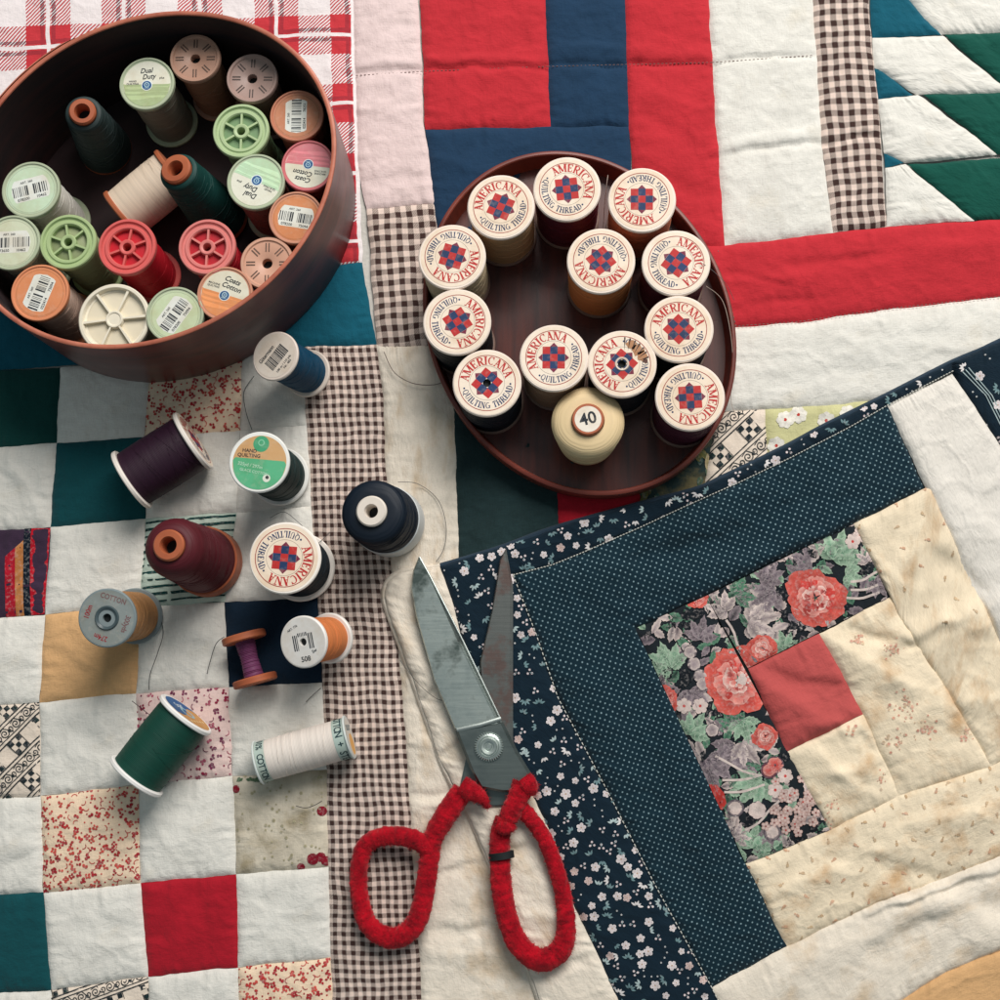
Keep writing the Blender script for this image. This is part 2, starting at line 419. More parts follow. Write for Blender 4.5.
def clip_poly(pts, poly):                 # pts: (x,y,r,g,b) ; convex poly, any winding
    area = sum(poly[i - 1][0] * poly[i][1] - poly[i][0] * poly[i - 1][1] for i in range(len(poly)))
    sg = 1 if area > 0 else -1
    for i in range(len(poly)):
        (ax, ay), (bx, by) = poly[i - 1], poly[i]; out = []
        f = lambda q: sg * ((bx - ax) * (q[1] - ay) - (by - ay) * (q[0] - ax))
        for k in range(len(pts)):
            p, q = pts[k - 1], pts[k]; fp, fq = f(p), f(q)
            if (fp >= 0) != (fq >= 0):
                t = fp / (fp - fq); out.append(tuple(a + (b - a) * t for a, b in zip(p, q)))
            if fq >= 0: out.append(q)
        pts = out
        if len(pts) < 3: return []
    return pts
def patch(name, root, mat, A, B, upper=False, puff=2.2, res=1.15, decor=None, clip=None, label=None, pucker=1.0, drop=1.0, rough=1.0, absuv=None):
    z0 = 7.0 if upper else 2.2
    cl = UPP if upper else LOW
    la = sum(math.dist(A[i], A[i + 1]) for i in range(len(A) - 1)); lb = sum(math.dist(B[i], B[i + 1]) for i in range(len(B) - 1))
    wa = math.dist(A[0], B[0]); wb = math.dist(A[-1], B[-1]); mid = math.dist(A[len(A) // 2], B[len(B) // 2])
    L = max(la, lb); W = max(wa, wb, mid * .9)
    nu = max(4, int(L * .47 / res)); nv = max(4, int(W * .47 / res))
    ax, ay, _ = resample(A, nu + 1); bx, by, _ = resample(B, nu + 1)
    t = np.linspace(0, 1, nv + 1)[:, None]
    px = ax * (1 - t) + bx * t; py = ay * (1 - t) + by * t
    U_ = np.broadcast_to(np.linspace(0, 1, nu + 1), px.shape); V_ = np.broadcast_to(t, px.shape)
    x, y = PA(px.ravel(), py.ravel(), z0); x = x.reshape(px.shape); y = y.reshape(px.shape)
    x0_, y0_ = x.copy(), y.copy()
    x = x + .55 * pn(x0_ / 16, y0_ / 16, 11) + .22 * pn(x0_ / 4, y0_ / 4, 12)
    y = y + .55 * pn(x0_ / 16, y0_ / 16, 21) + .22 * pn(x0_ / 4, y0_ / 4, 22)
    uu = U_ * L; vv = V_ * W
    wl = np.hypot(bx - ax, by - ay)[None, :] * .47
    du0 = U_ * L * .47; du1 = (1 - U_) * L * .47; dv0 = V_ * wl; dv1 = (1 - V_) * wl
    f = 1.0
    for q in (du0, du1, dv0, dv1): f = f * (1 - np.exp(-(q / 1.5)))
    g = 1.0
    for q in (du0, du1, dv0, dv1): g = g * (1 - np.exp(-(q / 7.0)))
    z = z0 - drop + puff * (.55 * f + .45 * g)
    sx, sy = x0_ / 3.4, y0_ / 3.4
    pk = 0
    for q, al in ((dv0, uu), (dv1, uu), (du0, vv), (du1, vv)):
        m_ = pn(al / 13.0, q / 40.0 + 7, 31)
        pk = pk + np.exp(-q / 5.5) * (1 - np.exp(-q / 1.0)) * pn(al / 6.5, q / 16.0, 33) * (.7 + m_)
    z = z + 1.15 * pucker * pk
    z = z + rough * (.55 * fbm(x0_ / 34, y0_ / 34, 3, 3) * g + .28 * fbm(x0_ / 9, y0_ / 9, 8, 2) * f)
    rid = 1 - np.abs(fbm(x0_ / 22 + .3 * pn(x0_ / 9, y0_ / 9, 2), y0_ / 22, 41, 2)) * 3.2
    z = z + rough * .45 * np.clip(rid, 0, 1) ** 2 * f
    z = z + creases(cl, x0_, y0_, z0) * (.35 + .65 * f)
    n1 = nu + 1
    V = np.stack([x.ravel(), y.ravel(), z.ravel()], 1)
    idx = np.arange((nu + 1) * (nv + 1)).reshape(nv + 1, n1)
    q = np.stack([idx[:-1, :-1], idx[1:, :-1], idx[1:, 1:], idx[:-1, 1:]], -1).reshape(-1, 4)
    # make normals point up
    a, b_, c_ = V[q[0, 0]], V[q[0, 1]], V[q[0, 2]]
    mid_q = q[len(q) // 2]; a, b_, c_ = V[mid_q[0]], V[mid_q[1]], V[mid_q[2]]
    if np.cross(b_ - a, c_ - a)[2] < 0: q = q[:, ::-1]
    faces = q.tolist(); mi = [0] * len(faces)
    verts = V.tolist(); cols = [(1, 1, 1)] * len(verts)
    uvs = np.stack([uu.ravel() / 100, vv.ravel() / 100], 1).tolist()
    if absuv:
        ang = math.radians(absuv); P0 = px.ravel(); P1 = py.ravel()
        uvs = np.stack([(P0 * math.cos(ang) - P1 * math.sin(ang)) / 100, (P0 * math.sin(ang) + P1 * math.cos(ang)) / 100], 1).tolist()
    if decor:
        kd = KDTree(len(verts))
        for i, v in enumerate(verts): kd.insert((v[0], v[1], 0), i)
        kd.balance()
        poly = clip if clip is not None else (A + B[::-1])
        convex = clip is None or clip == 'quad'
        if clip == 'quad': poly = A + B[::-1]
        cache = {}
        for layer, pts in decor:
            if clip == 'quad':
                pts = clip_poly(pts, poly)
                if not pts: continue
            else:
                cx = sum(p[0] for p in pts) / len(pts); cy = sum(p[1] for p in pts) / len(pts)
                if not pip(cx, cy, poly): continue
            base = len(verts)
            for p in pts:
                w = P(p[0], p[1], z0); zz = 0; ws = 0
                for co_, i_, dd in kd.find_n((w.x, w.y, 0), 4):
                    k = 1 / (dd + .05); zz += verts[i_][2] * k; ws += k
                verts.append((w.x, w.y, zz / ws + .24 + .05 * layer)); cols.append(tuple(p[2:5])); uvs.append((p[0] / 100, p[1] / 100))
            ids = list(range(base, base + len(pts)))
            ar = sum(pts[i - 1][0] * pts[i][1] - pts[i][0] * pts[i - 1][1] for i in range(len(pts)))
            if ar > 0: ids = ids[::-1]
            faces.append(ids); mi.append(1)
    me = bpy.data.meshes.new(name)
    inv = root.matrix_world.translation
    me.from_pydata([(v[0] * U - inv.x, v[1] * U - inv.y, v[2] * U - inv.z) for v in verts], [], faces)
    me.materials.append(mat); me.materials.append(M['print'])
    me.polygons.foreach_set('material_index', mi)
    ca = me.color_attributes.new('Col', 'FLOAT_COLOR', 'POINT')
    ca.data.foreach_set('color', np.array([(*q_, 1) for q_ in cols], dtype=np.float32).ravel())
    uvl = me.uv_layers.new(name='UVMap'); li = np.empty(len(me.loops), np.int32); me.loops.foreach_get('vertex_index', li)
    uvl.data.foreach_set('uv', np.array(uvs, np.float32)[li].ravel())
    me.shade_smooth(); me.update()
    o = bpy.data.objects.new(name, me); COL.objects.link(o); o.parent = root
    if label: o['label'] = label
    return o
# ------------------------------------------------------------------ printed motifs (picture-plane px on the cloth)
def jit(c, a=.08):
    k = 1 + random.uniform(-a, a); return tuple(max(0, min(1, v * k)) for v in c)
def m_leaf(out, cx, cy, ang, ln, wd, c0, c1, layer=0, teeth=0, n=10, vein=None):
    ca, sa = math.cos(ang), math.sin(ang); L = []; R = []; C = []
    for i in range(n + 1):
        t = i / n; w = wd * (math.sin(math.pi * t ** .8) ** .8) * .5
        if teeth: w *= 1 + .22 * ((i * teeth) % 2)
        x = t * ln
        if teeth: xo = x + (ln * .05 if (i * teeth) % 2 else 0)
        else: xo = x
        C.append((cx + ca * x, cy + sa * x)); L.append((cx + ca * xo - sa * w, cy + sa * xo + ca * w)); R.append((cx + ca * xo + sa * w, cy + sa * xo - ca * w))
    for i in range(n):
        k = i / n
        a = tuple(p + (q - p) * k * .5 for p, q in zip(c0, c1))
        out.append((layer, [(*C[i], *a), (*L[i], *c1), (*L[i + 1], *c1), (*C[i + 1], *a)]))
        out.append((layer, [(*C[i], *a), (*R[i], *c1), (*R[i + 1], *c1), (*C[i + 1], *a)]))
    if vein:
        m_line(out, [C[0], C[-1]], .45, vein, layer + .6)
        for i in range(2, n - 1, 2):
            for S in (L, R):
                m_line(out, [C[i], ((C[i][0] + S[i + 1][0]) / 2, (C[i][1] + S[i + 1][1]) / 2)], .6, vein, layer + .6)
def m_disc(out, cx, cy, r, c0, c1=None, layer=0, n=9, sx=1, ang=0):
    c1 = c1 or c0; ca, sa = math.cos(ang), math.sin(ang)
    ring = []
    for i in range(n):
        a = 2 * math.pi * i / n; x, y = r * sx * math.cos(a), r * math.sin(a)
        ring.append((cx + ca * x - sa * y, cy + sa * x + ca * y))
    K = 1 if r < 5 else (2 if r < 9 else 3)
    for j in range(K):
        f0, f1 = j / K, (j + 1) / K
        q0 = tuple(p + (q - p) * f0 for p, q in zip(c0, c1)); q1 = tuple(p + (q - p) * f1 for p, q in zip(c0, c1))
        S = lambda p, f: (cx + (p[0] - cx) * f, cy + (p[1] - cy) * f)
        for i in range(n):
            if j == 0: out.append((layer, [(cx, cy, *c0), (*S(ring[i - 1], f1), *q1), (*S(ring[i], f1), *q1)]))
            else: out.append((layer, [(*S(ring[i - 1], f0), *q0), (*S(ring[i - 1], f1), *q1), (*S(ring[i], f1), *q1), (*S(ring[i], f0), *q0)]))
def m_line(out, pts, w, c, layer=0):
    L = []; R = []
    for i in range(len(pts)):
        a = pts[max(0, i - 1)]; b = pts[min(len(pts) - 1, i + 1)]; dx, dy = b[0] - a[0], b[1] - a[1]; l = math.hypot(dx, dy) or 1
        nx, ny = -dy / l * w / 2, dx / l * w / 2
        L.append((pts[i][0] + nx, pts[i][1] + ny)); R.append((pts[i][0] - nx, pts[i][1] - ny))
    for i in range(len(pts) - 1): out.append((layer, [(*L[i], *c), (*L[i + 1], *c), (*R[i + 1], *c), (*R[i], *c)]))
def m_flower(out, cx, cy, r, n, c0, c1, core, layer=0, rot=None, wide=1.0):
    rot = random.uniform(0, 6) if rot is None else rot
    for k in range(n):
        a = rot + 2 * math.pi * k / n
        m_disc(out, cx + .55 * r * math.cos(a), cy + .55 * r * math.sin(a), r * .42 * wide, c0, jit(c1), layer + .1 * (k % 2), 7, 1.15, a)
    if core: m_disc(out, cx, cy, r * .2, core, core, layer + .5, 6)
def scatter(poly, mind, n=4000):
    xs = [p[0] for p in poly]; ys = [p[1] for p in poly]; pts = []; cell = {}
    for _ in range(n):
        x = random.uniform(min(xs), max(xs)); y = random.uniform(min(ys), max(ys))
        if not pip(x, y, poly): continue
        k = (int(x // mind), int(y // mind)); ok = True
        for i in (-1, 0, 1):
            for j in (-1, 0, 1):
                for q in cell.get((k[0] + i, k[1] + j), []):
                    if (q[0] - x) ** 2 + (q[1] - y) ** 2 < mind * mind: ok = False
        if ok: cell.setdefault(k, []).append((x, y)); pts.append((x, y))
    return pts
def ditsy(poly, mind=8.6):
    out = []; W1 = lin((226, 222, 220)); PK = lin((208, 190, 192)); GB = lin((110, 140, 144)); TN = lin((190, 160, 140))
    for x, y in scatter(poly, mind, 9000):
        r = random.random(); a = random.uniform(0, 6.28)
        if r < .26: m_flower(out, x, y, random.uniform(3.4, 5.6), 5, PK, W1, TN, wide=1.0)
        elif r < .33: m_flower(out, x, y, 4.4, 5, TN, PK, TN)
        elif r < .70:
            cc = random.choice([GB, GB, lin((170, 190, 190)), W1])
            for k in range(random.choice([3, 4, 5])):
                b = a + (k - 1.5) * .62
                m_leaf(out, x + 1.2 * math.cos(b), y + 1.2 * math.sin(b), b, random.uniform(4, 6), 2.2, cc, jit(cc), n=3)
        elif r < .86:
            for k in range(3): m_disc(out, x + 2.4 * math.cos(a + 2.1 * k), y + 2.4 * math.sin(a + 2.1 * k), 1.3, W1, PK, n=6)
            m_line(out, [(x, y), (x + 4 * math.cos(a), y + 4 * math.sin(a))], .8, GB)
        else:
            for k in range(2): m_disc(out, x + 3 * math.cos(a + 3 * k), y + 3 * math.sin(a + 3 * k), 1.0, GB, W1, n=5)
    return out
def calico(poly, mind, cols, dense=False):
    out = []
    for x, y in scatter(poly, mind, 5000):
        a = random.uniform(0, 6.28); c = random.choice(cols); r = random.random()
        if r < .55:
            for k in range(random.choice([2, 3, 3, 4])): m_disc(out, x + 2.0 * math.cos(a + k * 1.5), y + 2.0 * math.sin(a + k * 1.5), random.uniform(1.0, 1.7), c, jit(c, .2), n=6, sx=1.25, ang=a + k)
        elif r < .8: m_disc(out, x, y, 1.0, c, c, n=5)
        else: m_line(out, [(x + 3 * math.cos(a + i * .6), y + 3 * math.sin(a + i * .6)) for i in range(5)], .8, c)
    return out
def curl(cx, cy, r, a0, turns, n=22, s=1):
    return [(cx + r * (1 - .85 * i / n) * math.cos(a0 + s * turns * 6.283 * i / n), cy + r * (1 - .85 * i / n) * math.sin(a0 + s * turns * 6.283 * i / n)) for i in range(n + 1)]
def scrollwork(cx, cy, ang, reach, k=1.0):
    """tile-like lattice bands with curling scrolls and small diamonds, dark on cream"""
    out = []; D = lin((34, 44, 48)); MR = lin((128, 24, 44)); G = lin((20, 60, 58))
    ca, sa = math.cos(ang), math.sin(ang)
    T = lambda x, y: (cx + ca * x - sa * y, cy + sa * x + ca * y)
    for yy in range(-3, 4):
        y0 = yy * 34 * k
        for off, w in ((0, 1.2), (3.4 * k, .9), (14 * k, .9), (17.4 * k, 1.2)): m_line(out, [T(-reach + i * 6, y0 + off) for i in range(int(2 * reach / 6))], w, D, 1)
        for i in range(-5, 6):
            x0 = i * 15 * k
            m_line(out, [T(*p) for p in [(x0 + q[0], y0 + 8.7 * k + q[1]) for q in curl(0, 0, 4.6 * k, 0, 1.5)]], 1.0, D, 1.2)
            m_line(out, [T(*p) for p in [(x0 + 7.5 * k + q[0], y0 + 8.7 * k + q[1]) for q in curl(0, 0, 3.2 * k, 3.1, 1.3, s=-1)]], .9, D, 1.2)
            m_line(out, [T(x0 - 4 * k, y0 + 5 * k), T(x0 + 2 * k, y0 + 3.6 * k), T(x0 + 8 * k, y0 + 13 * k)], .9, D, 1.2)
        for i in range(-3, 4):
            x0 = i * 34 * k + (17 * k if yy % 2 else 0); yc = y0 + 25.7 * k
            for a in range(3):
                for b in range(3):
                    if (a + b) % 2 == 0:
                        X, Y = x0 + (a - 1) * 5 * k, yc + (b - 1) * 5 * k; h = 2.3 * k
                        out.append((1.5, [(*T(X + h, Y + h), *(G if i % 2 else D)), (*T(X - h, Y + h), *D), (*T(X - h, Y - h), *D), (*T(X + h, Y - h), *D)]))
            m_line(out, [T(x0 - 8 * k, yc - 8 * k), T(x0 + 8 * k, yc - 8 * k), T(x0 + 8 * k, yc + 8 * k), T(x0 - 8 * k, yc + 8 * k), T(x0 - 8 * k, yc - 8 * k)], 1.0, D, 1.3)
    return out
def petal(out, x, y, a, R, c0, c1, layer, rs):
    """ruffled petal fanning outward from (x,y)"""
    n = 11; ring = []; 
    for i in range(n):
        q = -1.25 + 2.5 * i / (n - 1); rr = R * (.78 + .22 * math.cos(q * 1.1)) * (1 + rs.uniform(-.06, .06))
        ring.append((x + rr * math.cos(a + q * .62), y + rr * math.sin(a + q * .62)))
    m = lambda p, f: (x + (p[0] - x) * f, y + (p[1] - y) * f)
    cm_ = tuple(.65 * p + .35 * q for p, q in zip(c0, c1))
    for i in range(1, n):
        k = jit((1, 1, 1), .12)[0]; e = tuple(min(1, v * k) for v in c1)
        out.append((layer, [(x, y, *c0), (*m(ring[i - 1], .6), *cm_), (*m(ring[i], .6), *cm_)]))
        out.append((layer, [(*m(ring[i - 1], .6), *cm_), (*ring[i - 1], *e), (*ring[i], *e), (*m(ring[i], .6), *cm_)]))
def peony(out, cx, cy, r, layer=4, seed=1):
    rs = random.Random(seed); RD = lin((200, 58, 54)); RM = lin((216, 102, 90)); PK = lin((230, 156, 144)); CR = lin((240, 206, 194)); DR = lin((150, 40, 42))
    z = layer
    for rr, n, sz, c0, c1 in [(.30, 10, .74, RD, RM), (.22, 9, .62, DR, RM), (.18, 8, .52, RD, PK), (.14, 7, .42, DR, PK), (.12, 6, .34, RD, CR), (.05, 5, .24, RM, CR)]:
        for k in range(n):
            a = 6.283 * k / n + rs.uniform(-.25, .25); e = rs.uniform(.85, 1.15)
            petal(out, cx + r * rr * .9 * math.cos(a), cy + r * rr * .9 * math.sin(a), a + rs.uniform(-.3, .3), r * sz * e, jit(c0, .15), jit(c1, .15), z, rs); z += .05
def big_floral(box_):
    rs = random.Random(3); out = []
    GR = lin((92, 136, 110)); GD = lin((52, 92, 74)); LG = lin((164, 190, 164)); MV = lin((150, 136, 140)); MD = lin((74, 66, 78)); CR = lin((212, 196, 188)); RD = lin((196, 62, 56)); PK = lin((218, 150, 140)); W1 = lin((216, 196, 188))
    pal_is = lambda a, b: a == b
    KB = lin((24, 30, 36))
    # background sprays
    for k in range(900):
        x = rs.uniform(box_[0], box_[2]); y = rs.uniform(box_[1], box_[3]); a = rs.uniform(0, 6.28)
        c = rs.choice([(GD, GR), (MD, MV), (MV, CR), (MD, CR), (KB, KB), (KB, KB), (KB, GR), (KB, MV), (GD, LG), (MD, W1)])
        m_leaf(out, x, y, a, rs.uniform(10, 20), rs.uniform(6, 10), c[0], c[1], .0025 * k, teeth=1, n=9)
    def vine(x, y, a, s, ca, cb, vein=True, spread=(-1.2, -.6, 0, .6, 1.2)):
        for i, q in enumerate(spread):
            m_leaf(out, x, y, a + q, s * (1 - .22 * abs(q)) * 1.08, s * .36, ca if i % 2 else tuple(v * .6 for v in ca), tuple(min(1, v * (1.15 if i % 2 else .95)) for v in cb), 2 + .2 * i, teeth=1, n=9, vein=LG if vein and pal_is(ca, GR) else (MV if vein else None))
    for x, y, a, s, pal in [(672, 668, -2.0, 30, 'g'), (668, 662, 2.9, 26, 'g'), (832, 560, -1.2, 34, 'g'), (845, 575, .2, 20, 'g'), (846, 566, -.4, 18, 'g'), (786, 650, -1.9, 22, 'g'), (735, 596, -.5, 26, 'd'),
                            (700, 640, -1.4, 26, 'm'), (806, 578, -2.6, 26, 'm'), (775, 590, 2.6, 30, 'm'), (725, 612, -2.2, 26, 'c'), (748, 622, -.2, 34, 'c'), (764, 580, -1.0, 26, 'm'), (874, 580, .9, 22, 'm'), (868, 562, -2, 18, 'c'),
                            (690, 735, -1.0, 28, 'g'), (735, 726, -2.2, 24, 'd'), (742, 720, 1.3, 26, 'g'), (735, 745, 2.0, 34, 'm'), (742, 742, .9, 30, 'c'), (705, 760, 1.2, 38, 'm'), (695, 750, 2.6, 26, 'c'),
                            (760, 780, 2.3, 34, 'g'), (758, 786, -2.7, 20, 'g'), (770, 830, 1.5, 20, 'm'), (752, 848, -1.4, 28, 'g'), (760, 850, .2, 28, 'g'), (735, 838, -.6, 20, 'c'), (742, 850, 2.6, 20, 'g'), (660, 700, -.5, 24, 'm'), (690, 690, 1.2, 26, 'm')]:
        pal = {'g': (GR, LG), 'd': (GD, GR), 'm': (MD, MV), 'c': (MV, CR)}[pal]; vine(x, y, a, s * .88, *pal, vein=True)
    for x, y in [(690, 652), (694, 664), (700, 676), (703, 684), (810, 620), (800, 612), (735, 655), (728, 826), (712, 730)]:
        m_disc(out, x, y, 7, CR, MD, 3.5, 10)
        for k in range(5): petal(out, x, y, k * 1.26 + x, 6.4, MV, CR, 3.7 + .05 * k, rs)
    peony(out, 815, 598, 30, 4, 1); peony(out, 738, 680, 33, 4, 2); peony(out, 765, 736, 13, 4, 3); peony(out, 664, 700, 14, 4, 4); peony(out, 697, 598, 12, 4, 9); peony(out, 762, 648, 15, 3.9, 5)
    m_disc(out, 742, 680, 5, CR, W1, 7, 8)
    for k in range(14): m_disc(out, 742 + rs.uniform(-6, 6), 680 + rs.uniform(-6, 6), 1.3, W1, CR, 7.2, 6)
    for x, y in [(718, 800), (745, 812), (766, 826)]: pass
    for x, y in [(735, 808), (757, 810), (772, 832), (769, 770), (775, 765)]:
        c = (RD, PK) if y < 780 else (CR, W1)
        m_disc(out, x, y, 9, c[0], MD, 4.5, 12)
        for k in range(6): petal(out, x + 1.5 * math.cos(k), y + 1.5 * math.sin(k), k * 1.05 + y, 7.5, c[0], c[1], 4.8 + .05 * k, rs)
    out2 = [(690, 770), (722, 803)]
    m_disc(out, 716, 797, 9, RD, RD, 4.4, 8, sx=1.6, ang=1.1)
    for k in range(46):
        x = 798 + rs.gauss(0, 15); y = 808 + rs.gauss(0, 15)
        m_flower(out, x, y, 4.8, 5, W1, lin((186, 150, 140)), RD if k % 5 == 0 else lin((120, 60, 60)), 5 + .05 * k)
    for x, y in [(684, 706), (700, 706), (775, 790), (790, 795), (852, 542), (860, 535), (785, 776)]:
        m_flower(out, x, y, 8, 6, CR, W1, RD, 5.5)
    for x0, y0, x1, y1 in [(722, 780, 770, 772), (724, 792, 765, 784), (745, 830, 780, 800), (728, 828, 740, 812), (715, 756, 760, 775), (850, 590, 885, 582), (850, 582, 880, 570), (846, 598, 880, 592), (726, 620, 745, 652)]:
        m_line(out, [(x0 + (x1 - x0) * i / 6 + 2 * math.sin(i), y0 + (y1 - y0) * i / 6 + 3 * math.sin(i * .5)) for i in range(7)], 2.4, CR, 3.9)
    return out
# ------------------------------------------------------------------ lower quilt
surf = MB(); c = [P(-260, -260, 0), P(1300, -260, 0), P(1300, 1300, 0), P(-260, 1300, 0)]
surf.add([(-620, -620, -.2), (620, -620, -.2), (620, 820, -.2), (-620, 820, -.2)], [(0, 1, 2, 3)])
so = surf.obj('table_surface', None, cotton('bed_linen', (206, 203, 196)), smooth=False); tag(so, 'off white cloth covered surface under the quilts', kind='structure')
me = so.data; uvl = me.uv_layers.new(name='UVMap')
for i, l in enumerate(me.loops): v = me.vertices[l.vertex_index].co; uvl.data[i].uv = (v.x * 2, v.y * 2)
Q1 = empty('patchwork_quilt', (0, 130, 0)); tag(Q1, 'wide patchwork quilt of checkered squares and strips lying under everything', 'quilt')
bpy.context.view_layer.update()
LN = [[(-155, 380), (-55, 372), (60, 367), (152, 358), (242, 350), (305, 345)],
      [(-155, 456), (-50, 450), (56, 443), (143, 437), (240, 430), (306, 425)],
      [(-155, 540), (-50, 533), (50, 527), (146, 518), (236, 512), (311, 505)],
      [(-155, 630), (-52, 622), (44, 614), (139, 607), (224, 602), (318, 597)],
      [(-155, 716), (-57, 708), (39, 702), (136, 693), (228, 687), (322, 682)],
      [(-155, 810), (-56, 803), (40, 796), (138, 785), (232, 776), (326, 770)],
      [(-155, 905), (-54, 898), (43, 893), (140, 883), (236, 874), (328, 867)],
      [(-155, 1003), (-50, 995), (50, 990), (148, 977), (238, 967), (330, 958)],
      [(-155, 1095), (-46, 1085), (55, 1080), (150, 1070), (240, 1062), (335, 1055)]]
RO = ['w g w k w', 'g w t w m', 'w b w s w', 'y w y w n', 'w S w p w', 'g w r w o', 'w t w R w', 'g w S w r']
MP = {'w': 'white', 'g': 'dgreen', 't': 'tealdk', 'k': 'pcream', 'm': 'white', 'b': 'batik', 's': 'strp', 'y': 'yellow', 'n': 'navy', 'S': 'scrollp', 'p': 'ppink', 'r': 'pcream', 'o': 'mott', 'R': 'redd'}
RDc = [lin((190, 60, 58)), lin((206, 84, 74)), lin((176, 48, 54))]
LB = {'g': 'dark green square', 't': 'teal square', 'k': 'cream square printed with small red flowers', 'b': 'plum and red striped square', 's': 'pale square with dark green stripes', 'y': 'mustard yellow square',
      'n': 'navy square', 'S': 'cream square with black scroll print', 'p': 'pink square with tiny maroon print', 'r': 'cream square printed with small red flowers', 'o': 'mottled beige square with dark red berries', 'R': 'red square'}
for r, row in enumerate(RO):
    for c_, ch in enumerate(row.split()):
        a, b, e, g = LN[r][c_], LN[r][c_ + 1], LN[r + 1][c_ + 1], LN[r + 1][c_]
        poly = [a, b, e, g]; dec = None; cx = sum(p[0] for p in poly) / 4; cy = sum(p[1] for p in poly) / 4
        if ch in 'kr': dec = calico(poly, 5.6, RDc)
        elif ch == 'p': dec = calico(poly, 7.0, [lin((150, 40, 70)), lin((120, 50, 80)), lin((176, 90, 110))])
        elif ch == 'S': dec = scrollwork(cx + (22 if r == 4 else 4), cy + (10 if r == 4 else -14), -.8 if r == 4 else -.35, 90, 1.0)
        elif ch == 's':
            dec = []
            for k in range(-1, 16): m_line(dec, [(a[0] - 4 + i * 8, a[1] - 2 + k * 7.2 - i * .7 + random.uniform(-.5, .5)) for i in range(14)], 1.7 + (k % 3) * .5, lin((22, 66, 64)), 0)
        elif ch == 'b':
            dec = []
            for x0, x1, cc in [(-14, -2, lin((96, 60, 76))), (6, 16, lin((176, 24, 44))), (16, 24, lin((190, 124, 72))), (24, 31, lin((16, 28, 40))), (31, 50, lin((188, 20, 40)))]:
                ta = 528 if x0 > 23 else 562 - x0 * .9; tb_ = 528 if x0 > 23 else 562 - x1 * .9
                for k in range(12):
                    f0, f1 = k / 12, (k + 1) / 12; q = jit(cc, .15)
                    dec.append((0, [(x0, ta + (620 - ta) * f0, *q), (x1, tb_ + (620 - tb_) * f0, *cc), (x1, tb_ + (620 - tb_) * f1, *cc), (x0, ta + (620 - ta) * f1, *q)]))
        elif ch == 'o':
            dec = []; MR = lin((140, 26, 44))
            for x, y, q in [(313, 859, 6), (321, 857, 5), (301, 867, 4), (326, 861, 5), (322, 811, 5), (236, 789, 4)]: m_disc(dec, x, y, q, MR, jit(MR), 0, 10)
            for k in range(60):
                x = random.uniform(236, 326); y = random.uniform(775, 868); m_disc(dec, x, y, random.uniform(.8, 2), lin((150, 146, 116)), lin((190, 180, 150)), 0, 6)
            for k in range(10): m_leaf(dec, 240 + k * 3, 777 + k % 3, random.uniform(0, 3), 6, 3, lin((70, 100, 76)), lin((110, 130, 100)), n=4)
        nm = {'w': 'fabric_square', 'm': 'fabric_square'}.get(ch, 'fabric_square')
        patch(nm, Q1, M[MP[ch]], [a, b], [g, e], decor=dec, clip='quad' if dec else None, label=LB.get(ch))
L_left = [(300, 345), (306, 425), (311, 505), (318, 597), (322, 682), (326, 770), (328, 867), (330, 958), (335, 1055)]
L_mid = [(376, 344), (383, 400), (387, 505), (393, 597), (401, 682), (407, 770), (413, 867), (419, 958), (425, 1055)]
pt = lambda nm, mt, A, B, lb=None, **k: patch(nm, Q1, M[mt], A, B, label=lb, **k)
pt('gingham_strip', 'gingham', L_left, L_mid, 'long brown gingham strip', pucker=.7)
pt('fabric_strip', 'creamw', L_mid, [(448, 345), (458, 400), (460, 560), (466, 640), (480, 700), (520, 800), (580, 900), (620, 1000), (640, 1055)], 'ivory strip beside the gingham')
pt('fabric_strip', 'plaid', [(-160, -120), (350, -120)], [(-160, 320), (362, 262)], 'red and white plaid piece', rough=.8, pucker=.5)
pt('fabric_strip', 'teal', [(-160, 320), (362, 262)], [(-155, 380), (376, 344)], 'teal strip beneath the round box')
pt('fabric_strip', 'pinkw', [(350, -120), (352, 0), (357, 167), (366, 208)], [(415, -120), (418, 0), (424, 128), (436, 203)], 'blush strip', pucker=1.2)
pt('gingham_strip', 'gingham_wide', [(366, 208), (436, 203)], [(377, 350), (448, 345)], 'short brown gingham piece beside the tray', pucker=.7)
pt('fabric_square', 'red', [(415, -120), (541, -120)], [(425, 128), (550, 127)], 'red square')
pt('fabric_strip', 'blue', [(541, -120), (622, -120)], [(550, 127), (629, 125)], 'upright navy blue strip')
pt('fabric_strip', 'blue', [(425, 128), (629, 125)], [(444, 300), (640, 300)], 'navy blue strip under the tray')
pt('fabric_strip', 'red', [(622, -120), (625, 0), (629, 125), (640, 250)], [(703, -120), (709, 0), (716, 122), (725, 245)], 'upright red strip')
pt('fabric_strip', 'white', [(703, -120), (709, 0), (716, 122), (725, 245)], [(806, -120), (813, 0), (822, 140), (833, 232)], 'off white block')
pt('gingham_strip', 'gingham_wide', [(806, -120), (813, 0), (822, 140), (833, 232)], [(862, -120), (869, 0), (879, 110), (887, 226)], 'brown gingham strip at the top')
pt('fabric_square', 'white', [(862, -120), (1100, -120)], [(866, -60), (1100, -60)])
pt('fabric_triangle', 'teal', [(866, -60), (873, 37)], [(868, -45), (941, 34)], 'teal triangle')
pt('fabric_triangle', 'white', [(868, -45), (941, 34)], [(1100, -60), (1100, 28)])
pt('fabric_triangle', 'green', [(945, 34), (1100, 28)], [(1012, 92), (1100, 90)], 'dark green triangle')
pt('fabric_triangle', 'white', [(873, 37), (875, 67), (917, 94)], [(943, 35), (975, 62), (1012, 92)])
pt('fabric_triangle', 'teal', [(875, 67), (878, 98)], [(877, 67), (914, 94)], 'small teal triangle')
